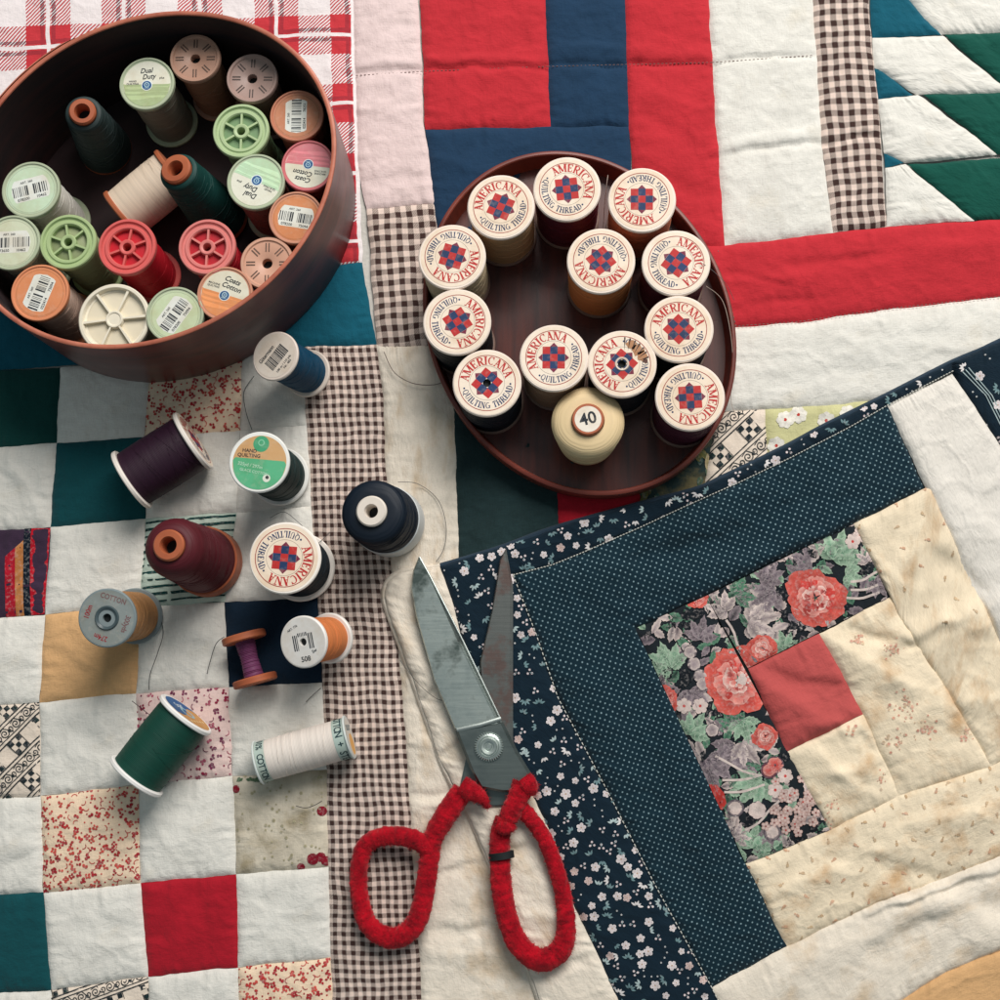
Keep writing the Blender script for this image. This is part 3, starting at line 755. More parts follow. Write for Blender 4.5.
pt('fabric_triangle', 'white', [(878, 98), (884, 152), (905, 163)], [(919, 94), (960, 125), (998, 154)])
pt('fabric_triangle', 'green', [(924, 94), (1100, 90)], [(998, 154), (1100, 150)], 'dark green triangle')
pt('fabric_triangle', 'teal', [(884, 152), (886, 167)], [(886, 152), (904, 163)], 'tiny teal triangle')
pt('fabric_triangle', 'white', [(886, 167), (887, 226)], [(906, 164), (975, 220)])
pt('fabric_triangle', 'green', [(908, 164), (1100, 150)], [(975, 220), (1100, 214)], 'dark green triangle')
pt('fabric_strip', 'red', [(640, 250), (725, 245), (833, 232), (887, 226), (1000, 219), (1100, 214)], [(650, 335), (735, 327), (800, 322), (880, 310), (1000, 297), (1100, 285)], 'long red strip')
pt('fabric_strip', 'white', [(650, 335), (735, 327), (800, 322), (880, 310), (1000, 297), (1100, 285)], [(650, 415), (728, 411), (800, 407), (880, 400), (1000, 392), (1100, 385)], 'long off white strip')
dec = []
for x, y in [(798, 415), (826, 421), (776, 446), (848, 414), (804, 456), (862, 430), (785, 420)]: m_flower(dec, x, y, 9, 7, lin((240, 236, 226)), lin((232, 228, 214)), lin((190, 60, 50)), 1)
pt('fabric_square', 'daisyp', [(765, 409), (880, 400)], [(770, 490), (890, 480)], 'yellow green square printed with daisies', decor=dec, clip='quad')
pt('fabric_square', 'scrollp', [(716, 412), (765, 409)], [(700, 520), (770, 490)], 'cream piece with black scroll print', decor=scrollwork(741, 450, -.75, 70, 1.15), clip='quad')
dec = []
for k in range(60): m_leaf(dec, random.uniform(636, 716), random.uniform(415, 505), random.uniform(0, 6), random.uniform(8, 18), 6, lin(random.choice([(30, 60, 58), (150, 140, 100), (90, 100, 66), (40, 44, 46)])), lin(random.choice([(60, 90, 80), (190, 170, 130), (120, 110, 60)])), k * .05, n=6)
pt('fabric_square', 'leafp', [(640, 415), (716, 412)], [(640, 520), (700, 520)], 'olive leaf print square', decor=dec, clip='quad')
pt('fabric_strip', 'linen', [(448, 345), (555, 340)], [(458, 580), (560, 560)], 'charcoal linen strip')
pt('fabric_strip', 'linen', [(444, 300), (640, 300)], [(448, 345), (645, 335)])
pt('fabric_strip', 'linen', [(555, 340), (645, 335)], [(555, 492), (640, 492)])
pt('fabric_strip', 'redd', [(555, 492), (640, 492)], [(560, 560), (640, 530)], 'red strip below the tray')
st = MB()
for line in ([(356, 75), (420, 71), (548, 66)], [(548, 66), (630, 64), (712, 62)], [(712, 62), (812, 55)], [(730, 326), (800, 321), (880, 309), (1000, 296)], [(718, 250), (726, 285), (736, 326)]):
    x, y, _ = resample(line, int(sum(math.dist(line[i], line[i + 1]) for i in range(len(line) - 1)) / 4) * 2)
    for i in range(0, len(x) - 1, 2):
        a = P(x[i], y[i] + .6, 2.6); b = P(x[i + 1], y[i + 1] + .6, 2.6)
        tube(st, [a, (a + b) / 2 + Vector((0, 0, .25)), b], .2, 5)
st.obj('running_stitches', Q1, plastic('dark_stitch_thread', (120, 96, 92), .8), world=True)
# ------------------------------------------------------------------ upper quilt
Q2 = empty('folded_quilt', tuple(P(800, 700, 2))); tag(Q2, 'navy bordered floral quilt laid over the lower right of the patchwork', 'quilt')
bpy.context.view_layer.update()
OUT = [(425, 568), (400, 572), (387, 582), (384, 597), (388, 612), (400, 644), (413, 680), (426, 717), (439, 756), (452, 784), (470, 817), (496, 877), (527, 963), (570, 1095)]
FL = [(440, 566), (452, 600), (465, 650), (478, 700), (500, 745), (530, 790), (556, 846), (574, 906), (600, 960), (618, 1000), (655, 1095)]
ST = [(513, 575), (536, 634), (558, 698), (580, 739), (612, 800), (655, 885), (712, 988), (765, 1095)]
TOP = [(440, 566), (500, 548), (555, 528), (640, 504), (697, 489), (726, 476), (784, 448), (827, 425), (888, 395), (953, 362)]
TST = [(513, 575), (552, 565), (584, 552), (609, 541), (641, 527), (686, 506), (740, 482), (790, 458), (850, 427), (888, 405), (953, 371)]
up = lambda nm, mt, A, B, lb=None, **k: patch(nm, Q2, M[mt], A, B, upper=True, label=lb, **k)
up('quilt_edging', 'creamw', OUT, FL, 'ivory edging with a rounded corner', pucker=1.4)
up('floral_border', 'fnavy', TOP[::-1] + FL[1:], TST[::-1] + ST[1:], 'navy border strewn with small white flowers', decor=ditsy(TOP[::-1] + FL[1:] + ST[:0:-1] + TST), pucker=.5, puff=1.8)
up('dotted_strip', 'dots', TST[-2::-1] + ST[1:-1], [(924, 488), (854, 524), (636, 628), (746, 864), (787, 947)], 'wide navy pin dot band turning the corner', rough=1.2, absuv=25)
BF = big_floral((636, 520, 890, 865))
up('floral_patch', 'fblack', [(706, 596), (854, 524)], [(748, 668), (890, 597)], 'black patch printed with a coral peony and green leaves', decor=BF, clip='quad', puff=1.6, pucker=.6, rough=.6)
up('floral_patch', 'fblack', [(636, 628), (706, 596)], [(746, 864), (830, 830)], 'black patch printed with leaves and clustered blossoms', decor=BF, clip='quad', puff=1.6, pucker=.6, rough=.6)
up('coral_square', 'coral', [(748, 668), (820, 634)], [(786, 752), (864, 714)], 'plain coral square')
def sprigs(spots, n):
    out = []
    for (x, y, s) in spots:
        for k in range(n):
            c = random.choice([lin((212, 126, 108)), lin((204, 108, 94)), lin((222, 156, 134)), lin((200, 184, 146))])
            m_disc(out, x + random.gauss(0, s), y + random.gauss(0, s), random.uniform(.6, 1.9), c, lin((228, 196, 168)), 0, 6)
    return out
def tiny(poly, mind):
    out = []
    for x, y in scatter(poly, mind, 2000):
        a = random.uniform(0, 6); c = random.choice([lin((212, 184, 148)), lin((204, 174, 138)), lin((216, 172, 140))])
        m_disc(out, x, y, 1.5, c, c, n=6, sx=1.4, ang=a); m_disc(out, x + 3 * math.cos(a), y + 3 * math.sin(a), .9, c, c, n=5); m_line(out, [(x, y), (x - 2.5 * math.cos(a + .6), y - 2.5 * math.sin(a + .6))], .6, c)
    return out
up('cream_strip', 'cream', [(854, 524), (930, 486), (1000, 640), (1052, 738)], [(890, 597), (910, 640), (948, 690), (992, 766)], 'cream strip beside the floral patch', decor=tiny([(854, 524), (930, 486), (1000, 630), (905, 620)], 22))
up('cream_strip', 'cream', [(820, 634), (864, 714), (900, 796)], [(890, 597), (948, 690), (992, 766)], 'cream strip with faded red sprigs', decor=sprigs([(900, 718, 11), (894, 742, 6), (858, 640, 3), (890, 650, 6), (968, 734, 4), (905, 705, 4), (925, 730, 6)], 22))
up('cream_square', 'cream', [(786, 752), (864, 714)], [(830, 830), (900, 796)], 'cream square below the coral one', decor=sprigs([(830, 805, 4), (826, 824, 4), (850, 730, 3), (880, 778, 4)], 14))
up('cream_strip', 'cream', [(746, 864), (830, 830), (900, 796), (992, 766), (1052, 738), (1120, 700)], [(787, 947), (877, 903), (1000, 857), (1120, 810)], 'long cream strip with tiny tan sprigs', decor=tiny([(746, 864), (908, 793), (1000, 760), (1000, 857), (877, 903), (787, 947)], 15))
up('ivory_strip', 'creamw', [(712, 988), (787, 947), (877, 903), (1000, 857), (1120, 810)], [(765, 1095), (880, 1015), (905, 998), (950, 970), (1000, 951), (1120, 905)], 'ivory outer strip')
up('yellow_corner', 'yellow', [(880, 1015), (905, 998), (950, 970), (1000, 951), (1120, 905)], [(870, 1110), (1120, 1110)], 'yellow piece in the corner')
up('white_strip', 'paper_white', [(888, 406), (925, 487), (1000, 640), (1052, 738), (1120, 700)], [(953, 373), (975, 405), (1000, 445), (1060, 560), (1120, 640)], 'bright white strip on the right', pucker=.7)
dec = ditsy([(953, 364), (1000, 342), (1100, 295), (1060, 560), (1000, 445)], 17)
for k in range(3): m_line(dec, [(962 + k * 3, 372 - k * 2), (985 + k * 3, 396), (1002 + k * 3, 430)], .9, lin((170, 190, 190)), 1)
up('corner_patch', 'fnavy', [(953, 362), (1000, 342), (1120, 285)], [(953, 373), (975, 405), (1000, 445), (1060, 560), (1120, 640)], 'navy printed piece at the upper right', decor=dec)
# rolled edge (hem) of the upper quilt
hm = MB()
edge = [P(x, y, 6.2) for x, y in OUT[::-1]] + [P(x, y, 6.2) for x, y in TOP] + [P(1000, 341, 6.2), P(1120, 284, 6.2)]
edge = spline([tuple(p) for p in edge], 8)
tube(hm, [Vector((p.x, p.y, 3.2)) for p in edge], 1.8, 10, col=(1, 1, 1), flat=1.1)
hmo = hm.obj('quilt_hem', Q2, cotton('hem_cotton', (40, 58, 74)), world=True)
me = hmo.data; uvl = me.uv_layers.new(name='UVMap')
for i, l in enumerate(me.loops): v = me.vertices[l.vertex_index].co; uvl.data[i].uv = (v.x * 2, v.y * 2)
n_ = len(edge); nn = len(OUT) * 8 - 8
me.materials.append(M['creamw'])
for f in me.polygons:
    if f.index // 10 < len(OUT) * 8: f.material_index = 1
# running stitches along the borders
st = MB()
for line in (ST, TST):
    x, y, _ = resample(line, 2 * int(len(line) * 14))
    for i in range(0, len(x) - 1, 2):
        a = P(x[i], y[i], 7.1); b = P(x[i + 1], y[i + 1], 7.1)
        tube(st, [a, (a + b) / 2 + Vector((0, 0, .3)), b], .28, 5)
st.obj('running_stitches', Q2, plastic('stitch_thread', (206, 206, 196), .8), world=True)
# ------------------------------------------------------------------ lettering
GL = {  # serif capitals: l x0 y0 x1 y1 w | a cx cy rx ry a0 a1 w | s x y
 'A': (.8, ['l .08 .0 .4 1 .09', 'l .38 1 .70 0 .21', 'l .2 .34 .6 .34 .09', 's .08 0', 's .70 0']),
 'M': (1.05, ['l .12 0 .16 1 .09', 'l .2 1 .52 .08 .2', 'l .52 .08 .84 1 .09', 'l .86 1 .9 0 .21', 's .12 0', 's .9 0', 's .12 1', 's .9 1']),
 'E': (.76, ['l .2 0 .2 1 .21', 'l .1 .95 .64 .95 .1', 'l .2 .52 .5 .52 .09', 'l .1 .05 .68 .05 .1', 'l .62 .74 .62 1 .08', 'l .66 0 .66 .28 .08', 'l .5 .4 .5 .64 .06']),
 'R': (.84, ['l .2 0 .2 1 .21', 'a .4 .73 .24 .24 -90 90 .17', 'l .1 .96 .42 .96 .09', 'l .2 .5 .42 .5 .09', 'l .42 .5 .72 0 .21', 's .2 0', 's .74 0']),
 'I': (.42, ['l .2 0 .2 1 .21', 's .2 0', 's .2 1']),
 'C': (.82, ['a .44 .5 .32 .45 48 312 .17', 'l .66 .68 .66 .98 .08']),
 'N': (.88, ['l .14 0 .14 1 .09', 'l .16 1 .7 .02 .22', 'l .72 0 .72 1 .09', 's .14 0', 's .12 1', 's .72 1']),
 'Q': (.9, ['a .43 .5 .33 .45 0 360 .16', 'l .45 .2 .78 -.16 .15']),
 'U': (.84, ['l .18 .33 .18 1 .2', 'a .42 .34 .24 .31 180 360 .12', 'l .66 .33 .66 1 .09', 's .18 1', 's .66 1']),
 'L': (.72, ['l .2 0 .2 1 .2', 'l .1 .05 .64 .05 .1', 'l .62 0 .62 .3 .08', 's .2 1']),
 'T': (.76, ['l .38 0 .38 1 .2', 'l .06 .95 .7 .95 .1', 'l .07 .72 .07 1 .07', 'l .69 .72 .69 1 .07', 's .38 0']),
 'G': (.88, ['a .44 .5 .32 .45 48 330 .17', 'l .72 .08 .72 .42 .17', 's .72 .42']),
 'H': (.9, ['l .18 0 .18 1 .2', 'l .7 0 .7 1 .2', 'l .18 .5 .7 .5 .08', 's .18 0', 's .18 1', 's .7 0', 's .7 1']),
 'D': (.86, ['l .2 0 .2 1 .2', 'a .34 .5 .36 .45 -90 90 .17', 'l .1 .96 .36 .96 .09', 'l .1 .04 .36 .04 .09']),
 ' ': (.45, [])}
def glyph_quads(ch):
    out = []
    for s in GL[ch][1]:
        p = s.split(); v = list(map(float, p[1:]))
        if p[0] == 'l':
            x0, y0, x1, y1, w = v; dx, dy = x1 - x0, y1 - y0
            if abs(dx) >= abs(dy) * 2.5: out.append([(x0, y0 - w / 2), (x1, y1 - w / 2), (x1, y1 + w / 2), (x0, y0 + w / 2)])
            else: out.append([(x0 - w / 2, y0), (x0 + w / 2, y0), (x1 + w / 2, y1), (x1 - w / 2, y1)])
        elif p[0] == 's':
            y = v[1] + (.035 if v[1] < .5 else -.035); out.append([(v[0] - .17, y - .04), (v[0] + .17, y - .04), (v[0] + .17, y + .04), (v[0] - .17, y + .04)])
        else:
            cx, cy, rx, ry, a0, a1, w = v; n = 12
            for i in range(n):
                q = []
                for a, k in ((a0 + (a1 - a0) * i / n, 1), (a0 + (a1 - a0) * (i + 1) / n, 1), (a0 + (a1 - a0) * (i + 1) / n, -1), (a0 + (a1 - a0) * i / n, -1)):
                    r = math.radians(a); th = .5 * w * (.55 + .45 * abs(math.cos(r)))
                    q.append((cx + (rx + k * th) * math.cos(r), cy + (ry + k * th * .7) * math.sin(r)))
                out.append(q)
    return out
def arc_text(mb, txt, r, h, mid_deg, span_deg, col, z, inward=False):
    ws = [GL[c][0] for c in txt]; tot = sum(ws); a = mid_deg + span_deg / 2; k = 0
    ux = math.radians(span_deg) * (r + h * .3) / tot          # width of one unit
    if inward: a = mid_deg - span_deg / 2
    for c_, w in zip(txt, ws):
        aw = span_deg * w / tot; ac = math.radians(a + aw / 2 if inward else a - aw / 2)
        for q in glyph_quads(c_):
            vs = []
            for gx, gy in q:
                off = (gx - GL[c_][0] / 2 + .02) * ux; rr = r + h - gy * h if inward else r + gy * h; an = ac + (off if inward else -off) / (r + h * .4)
                vs.append((rr * math.cos(an), rr * math.sin(an), z + .004 * (k % 9)))
            k += 1; mb.add(vs, [(0, 1, 2, 3)], col)
        a += aw if inward else -aw
_bt = {}
def bft(txt):
    if txt in _bt: return _bt[txt]
    cu = bpy.data.curves.new('lettering', 'FONT'); cu.body = txt; cu.align_x = 'CENTER'; cu.align_y = 'CENTER'; cu.resolution_u = 3; cu.offset = .02
    o = bpy.data.objects.new('lettering', cu); COL.objects.link(o); bpy.context.view_layer.update()
    me = o.evaluated_get(bpy.context.evaluated_depsgraph_get()).to_mesh()
    r = ([tuple(v.co) for v in me.vertices], [tuple(p.vertices) for p in me.polygons])
    o.to_mesh_clear(); bpy.data.objects.remove(o); bpy.data.curves.remove(cu); _bt[txt] = r; return r
def text(mb, txt, x, y, h, col, z, ang=0, shear=0, sx=1.0):
    vs, fs = bft(txt); ca, sa = math.cos(math.radians(ang)), math.sin(math.radians(ang)); h = h / .72; out = []
    for v in vs:
        a, b = (v[0] * sx + shear * v[1]) * h, v[1] * h; out.append((x + ca * a - sa * b, y + sa * a + ca * b, z))
    # face up
    mb.add(out, fs, col)
def disc(mb, r, z, col, r0=0, n=48, mi=0, cx=0, cy=0):
    if r0 > 0: vs = [(cx + q * math.cos(6.2832 * k / n), cy + q * math.sin(6.2832 * k / n), z) for q in (r0, r) for k in range(n)]; fs = [(k, n + k, n + (k + 1) % n, (k + 1) % n)[::1] for k in range(n)]
    else: vs = [(cx + r * math.cos(6.2832 * k / n), cy + r * math.sin(6.2832 * k / n), z) for k in range(n)]; fs = [tuple(range(n))]
    mb.add(vs, fs, col, mi)
def chord(mb, r, y0, y1, z, col, ang=0, wav=0):            # part of a disc between two heights
    n = 24; ca, sa = math.cos(math.radians(ang)), math.sin(math.radians(ang)); up_, dn = [], []
    xm = r
    for i in range(n + 1):
        x = -xm + 2 * xm * i / n; lim = math.sqrt(max(0, r * r - x * x))
        a = max(-lim, min(lim, y0 + wav * math.sin(x / r * 3))); b = max(-lim, min(lim, y1))
        dn.append((x, a)); up_.append((x, b))
    vs = [(ca * x - sa * y, sa * x + ca * y, z) for x, y in dn + up_]
    fs = [(i, i + 1, n + 2 + i, n + 1 + i) for i in range(n)]
    mb.add(vs, fs, col)
INK = lin((30, 40, 50))
def americana(R, hole=False, torn=False):
    mb = MB(); CR = lin((240, 226, 208)); RD = lin((188, 44, 44)); NV = lin((30, 56, 100)); GY = lin((150, 140, 130))
    disc(mb, .95 * R, 0, CR, .12 * R if hole else 0)
    disc(mb, .835 * R, .03, lin((160, 60, 50)), .812 * R)
    disc(mb, .515 * R, .03, GY, .505 * R)
    arc_text(mb, 'AMERICANA', .545 * R, .25 * R, 90, 160, RD, .05)
    arc_text(mb, 'QUILTING THREAD', .575 * R, .185 * R, 270, 156, NV, .05, True)
    for a in (188, 352): disc(mb, .03 * R, .05, NV, cx=.68 * R * math.cos(math.radians(a)), cy=.68 * R * math.sin(math.radians(a)), n=8)
    s = .112 * R; q45 = math.radians(45)
    def sq(x, y, col, z, h=s):
        vs = []
        for a, b in ((1, 1), (-1, 1), (-1, -1), (1, -1)):
            X, Y = x + a * h, y + b * h; vs.append((X * math.cos(q45) - Y * math.sin(q45), X * math.sin(q45) + Y * math.cos(q45), z))
        mb.add(vs, [(0, 1, 2, 3)], col)
    for i in (-1, 0, 1):
        for j in (-1, 0, 1):
            if hole and i == 0 and j == 0: continue
            sq(i * 2 * s * .98, j * 2 * s * .98, RD if (i + j) % 2 == 0 else NV, .05 + .001 * (i + 3 * j + 4), s)
    for k in range(4):
        a = q45 + k * math.pi / 2
        def pp(x, y): return (x * math.cos(a) - y * math.sin(a), x * math.sin(a) + y * math.cos(a), .062)
        mb.add([pp(3 * s, -1.0 * s), pp(4.05 * s, 0), pp(3 * s, 1.0 * s)], [(0, 1, 2)], lin((120, 34, 66)))
        mb.add([pp(3 * s, -3 * s), pp(3 * s, -1.6 * s), pp(3.0 * s, -2.3 * s)], [(0, 1, 2)], RD)
    if torn:
        rs = random.Random(4)
        for cx, cy, r in ((.56, -.30, .17), (.20, -.60, .17), (.38, -.47, .2), (.05, -.68, .1)):
            n = 14; vs = [((cx + r * rs.uniform(.6, 1.1) * math.cos(6.283 * k / n)) * R, (cy + r * rs.uniform(.6, 1.1) * math.sin(6.283 * k / n)) * R, .09) for k in range(n)]
            mb.add(vs, [tuple(range(n))], lin((176, 128, 92)) if r > .16 else lin((90, 60, 50)))
        for k in range(7):
            a = -1.4 + k * .2; mb.add([(R * .4 * math.cos(a), R * .5 * math.sin(a), .11), (R * .8 * math.cos(a), R * .8 * math.sin(a), .11), (R * .8 * math.cos(a + .06), R * .8 * math.sin(a + .06), .11)], [(0, 1, 2)], lin((60, 40, 36)))
    return mb
def logo(mb, x, y, r, z):
    disc(mb, r, z, lin((226, 236, 238)), cx=x, cy=y, n=20); disc(mb, r * .86, z + .02, lin((28, 84, 140)), cx=x, cy=y, n=20)
    disc(mb, r * .5, z + .03, lin((170, 205, 220)), r * .34, cx=x, cy=y + r * .1, n=16); disc(mb, r * .14, z + .03, lin((170, 205, 220)), cx=x, cy=y + r * .1, n=8)
    vs = [(x - r * .45, y - r * .55, z + .03), (x + r * .45, y - r * .55, z + .03), (x + r * .45, y - r * .45, z + .03), (x - r * .45, y - r * .45, z + .03)]; mb.add(vs, [(0, 1, 2, 3)], lin((170, 205, 220)))
def coats(R, kind, tint):
    mb = MB(); r = R * .86
    disc(mb, r, 0, lin((222, 222, 206)))
    chord(mb, r, -r, -.02 * r, .03, lin(tint), 0)
    for k, (a, b) in enumerate(((-.12, -.2), (-.34, -.4), (-.52, -.66))): chord(mb, r * .98, b * r, a * r, .05, tuple(min(1, v * 1.25) for v in lin(tint)), 0, .05 * r)
    if kind == 'dual':
        text(mb, 'Dual', -.02 * R, .50 * R, .19 * R, INK, .06, 4, .25, .9); text(mb, 'Duty', .08 * R, .27 * R, .19 * R, INK, .06, 4, .25, .9); text(mb, 'plus', .54 * R, .22 * R, .08 * R, INK, .06)
        text(mb, 'HAND', -.52 * R, .10 * R, .07 * R, INK, .06); text(mb, 'QUILTING', -.52 * R, -.0 * R, .07 * R, INK, .06)
    else:
        text(mb, 'Coats', .12 * R, .54 * R, .19 * R, INK, .06, -6, .25, .95); text(mb, 'Cotton', .16 * R, .29 * R, .19 * R, INK, .06, -6, .25, .95)
        text(mb, 'MACHINE', -.5 * R, .26 * R, .07 * R, INK, .06); text(mb, 'QUILTING', -.5 * R, .16 * R, .07 * R, INK, .06)
    logo(mb, 0, -.06 * R, .2 * R, .07)
    return mb
def barcode(R, tint, seed=0, paper=(224, 228, 222)):
    mb = MB(); rs = random.Random(seed); r = R * .86
    disc(mb, r, 0, lin(tint)); disc(mb, r * .97, .02, tuple(v * .8 for v in lin(tint)), r * .93)
    chord(mb, r * .78, -r * .42, r * .5, .03, lin(paper))
    x = -.62 * R
    while x < .6 * R:
        w = rs.choice([.018, .018, .035, .055]) * R
        if not (-.08 * R < x < .02 * R): mb.add([(x, -.16 * R, .06), (x + w, -.16 * R, .06), (x + w, .2 * R, .06), (x, .2 * R, .06)], [(0, 1, 2, 3)], INK)
        x += w + rs.choice([.02, .035, .05]) * R
    text(mb, rs.choice(['073650', '022414', '078200']), -.3 * R, -.28 * R, .1 * R, INK, .06); text(mb, rs.choice(['75094', '78251', '10462']), .32 * R, -.28 * R, .1 * R, INK, .06)
    text(mb, 'ART. 260', -.1 * R, .31 * R, .08 * R, INK, .06)
    return mb
# ------------------------------------------------------------------ spools
def frame(top, base, roll):
    z = (top - base).normalized(); a = math.radians(roll); y = Vector((math.cos(a), math.sin(a), 0)); y = (y - z * y.dot(z)).normalized(); x = y.cross(z)
    return Matrix(((x.x, y.x, z.x, base.x * U), (x.y, y.y, z.y, base.y * U), (x.z, y.z, z.z, base.z * U), (0, 0, 0, 1)))
def strands(mb, rf, z0, z1, rs, n):
    for k in range(n):
        a0 = rs.uniform(0, 6.28); za = rs.uniform(z0 + .6, max(z0 + .7, z1 - 4)); tw = rs.choice([-1, 1]) * rs.uniform(1.5, 4.5); zr = min(rs.uniform(1.5, 12), z1 - za - .4)
        if zr <= 0: continue
        pts = []
        for i in range(37):
            q = i / 36; zz = za + zr * q; rr = rf(zz) + .02 + .04 * math.sin(q * 20 + k)
            pts.append((rr * math.cos(a0 + tw * q), rr * math.sin(a0 + tw * q), zz))
        tube(mb, pts, rs.uniform(.1, .17), 5)
def wound(mb, r, z0, z1, r1=None, seed=0, step=.8, bulge=.0):
    rs = random.Random(seed); r1 = r if r1 is None else r1; prof = [(r * .3, z0)]; z = z0
    while z < z1:
        t = (z - z0) / (z1 - z0); rr = r + (r1 - r) * t + bulge * math.sin(math.pi * t)
        prof.append((rr + rs.uniform(-.02, .05), z)); prof.append((rr - .035, z + step * .5)); z += step
    prof.append((r1 * .3, z1)); lathe(mb, prof, 64)
    strands(mb, lambda zz: r + (r1 - r) * (zz - z0) / (z1 - z0) + bulge * math.sin(math.pi * (zz - z0) / (z1 - z0)), z0, z1, rs, 12)
def flange(mb, R, z0, th, hole=0):
    e = min(.5, th * .3)
    prof = [(hole, z0), (R - e, z0), (R, z0 + e), (R, z0 + th - e), (R - e, z0 + th), (hole, z0 + th)]
    lathe(mb, prof, 72, closed=hole > 0)
_cnt = [0]
def spool(top, ztop, label, R, thread, base=None, zbase=None, roll=90, style='paper', group=None, capcol=(236, 226, 216), rt=.86, lab=None, cat='thread spool', flange_t=2.2, name='thread_spool', corecol=None, basecap=None, world_base=False):
    T = P(top[0], top[1], ztop)
    B = Vector((base[0], base[1], zbase)) if world_base else (P(base[0], base[1], zbase) if base else Vector((T.x, T.y, zbase)))
    L = (T - B).length
    root = empty(name, mat=frame(T, B, roll)); tag(root, label, cat, group); _cnt[0] += 1; sd = _cnt[0]
    bpy.context.view_layer.update()
    cm = pl(capcol)
    mb = MB(); wound(mb, R * rt, flange_t, L - flange_t, seed=sd, bulge=.25); mb.obj('thread', root, thr(thread), angle=80)
    mb = MB(); flange(mb, R, 0, flange_t); mb.obj('flange', root, pl(basecap) if basecap else cm)
    zt = L - flange_t
    if style in ('paper', 'holed', 'torn'):
        mb = MB(); flange(mb, R, zt, flange_t, .15 * R if style != 'paper' else 0); mb.obj('flange', root, cm)
        lb = lab(R) if lab else americana(R, style != 'paper', style == 'torn')
        if style == 'paper': ox, oy = random.uniform(-.3, .3), random.uniform(-.3, .3); lb.v = [(v[0] * .985 + ox, v[1] * .985 + oy, v[2]) for v in lb.v]
        for i, v in enumerate(lb.v): lb.v[i] = (v[0], v[1], v[2] + L + .08)
        lb.obj('label', root, M['label'], smooth=False)
        if style != 'paper':
            mb = MB(); disc(mb, .16 * R, L - 1.9, (1, 1, 1)); mb.obj('hub_hole', root, M['dark'])
            if style == 'torn':
                mb = MB(); lathe(mb, [(.15 * R, L - 1.5), (.15 * R, L + .5), (.19 * R, L + .6), (.21 * R, L + .15)], 32); mb.obj('hub_ring', root, pl((214, 196, 180)))
    elif style == 'rimmed':
        mb = MB(); lathe(mb, [(0, zt), (R - .4, zt), (R, zt + .4), (R, L + .3), (R - .3, L + .6), (R * .93, L + .6), (R * .90, L + .1), (0, L + .05)], 72); mb.obj('flange', root, cm)
        lb = lab(R * 1.0)
        for i, v in enumerate(lb.v): lb.v[i] = (v[0], v[1], v[2] + L + .16)
        lb.obj('label', root, M['label'], smooth=False)
    elif style == 'spoked':
        dp = 7.0
        mb = MB(); lathe(mb, [(R * .64, L - dp), (R * .64, L - .6), (R * .68, L), (R * .76, L), (R * .79, L - .6), (R * .86, L - .6), (R * .9, L + .5), (R * .97, L + .5), (R, L), (R, zt), (R * .8, zt)], 72)
        mb.obj('flange', root, cm)
        mb = MB(); lathe(mb, [(R * .15, L - dp), (R * .15, L - .1), (R * .18, L + .1), (R * .25, L + .1), (R * .28, L - .3), (R * .28, L - dp)], 40); mb.obj('hub', root, cm)
        mb = MB()
        for k in range(6):
            a = k * math.pi / 3 + math.pi / 6; Mz = Matrix.Rotation(a, 4, 'Z')
            box(mb, R * .24, R * .67, -.035 * R, .035 * R, L - dp, L - .35, M4=Mz)
        mb.obj('spokes', root, cm, smooth=False)
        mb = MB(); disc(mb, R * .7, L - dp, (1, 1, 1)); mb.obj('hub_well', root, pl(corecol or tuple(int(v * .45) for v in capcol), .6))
    elif style == 'big_spoked':
        dp = 9.0
        mb = MB(); lathe(mb, [(R * .80, L - dp), (R * .88, L - .2), (R * .9, L + .3), (R * .97, L + .3), (R, L - .2), (R, zt), (R * .8, zt)], 72); mb.obj('flange', root, cm)
        mb = MB(); lathe(mb, [(0, L - .4), (R * .16, L - .4), (R * .19, L), (R * .23, L), (R * .25, L - .6), (R * .25, L - dp)], 40); mb.obj('hub', root, cm)
        mb = MB()
        for k in range(6):
            a = k * math.pi / 3 + .1; Mz = Matrix.Rotation(a, 4, 'Z')
            vs = [(R * .22, -.05 * R, L - dp), (R * .88, -.05 * R, L - dp), (R * .88, .05 * R, L - dp), (R * .22, .05 * R, L - dp), (R * .22, -.02 * R, L - .3), (R * .88, -.035 * R, L - .3), (R * .88, .035 * R, L - .3), (R * .22, .02 * R, L - .3)]
            mb.add(vs, [(4, 5, 6, 7), (0, 1, 5, 4), (1, 2, 6, 5), (2, 3, 7, 6), (3, 0, 4, 7)], M4=Mz)
        mb.obj('spokes', root, cm, smooth=False)
        mb = MB(); lathe(mb, [(0, L - dp + 1), (R * .5, L - dp + .5), (R * .83, L - dp + .2)], 48); mb.obj('hub_well', root, pl((190, 180, 150), .6))
    elif style == 'ribbed':
        mb = MB(); lathe(mb, [(R * .19, L - 5), (R * .19, L - .8), (R * .23, L - .5), (R * .84, L - .5), (R * .88, L + .2), (R * .97, L + .2), (R, L - .3), (R, zt), (R * .5, zt)], 72); mb.obj('flange', root, cm)
        mb = MB(); disc(mb, R * .2, L - 4.8, (1, 1, 1)); mb.obj('hub_hole', root, M['dark'])
        mb = MB()
        for k in range(8):
            for s in (-1, 1):
                Mz = Matrix.Rotation(k * math.pi / 4, 4, 'Z'); box(mb, R * .45, R * .78, s * .055 * R - .022 * R, s * .055 * R + .022 * R, L - .48, L - .32, M4=Mz)
        mb.obj('moulded_ribs', root, pl(tuple(int(v * .5) for v in capcol)), smooth=False)
    return root
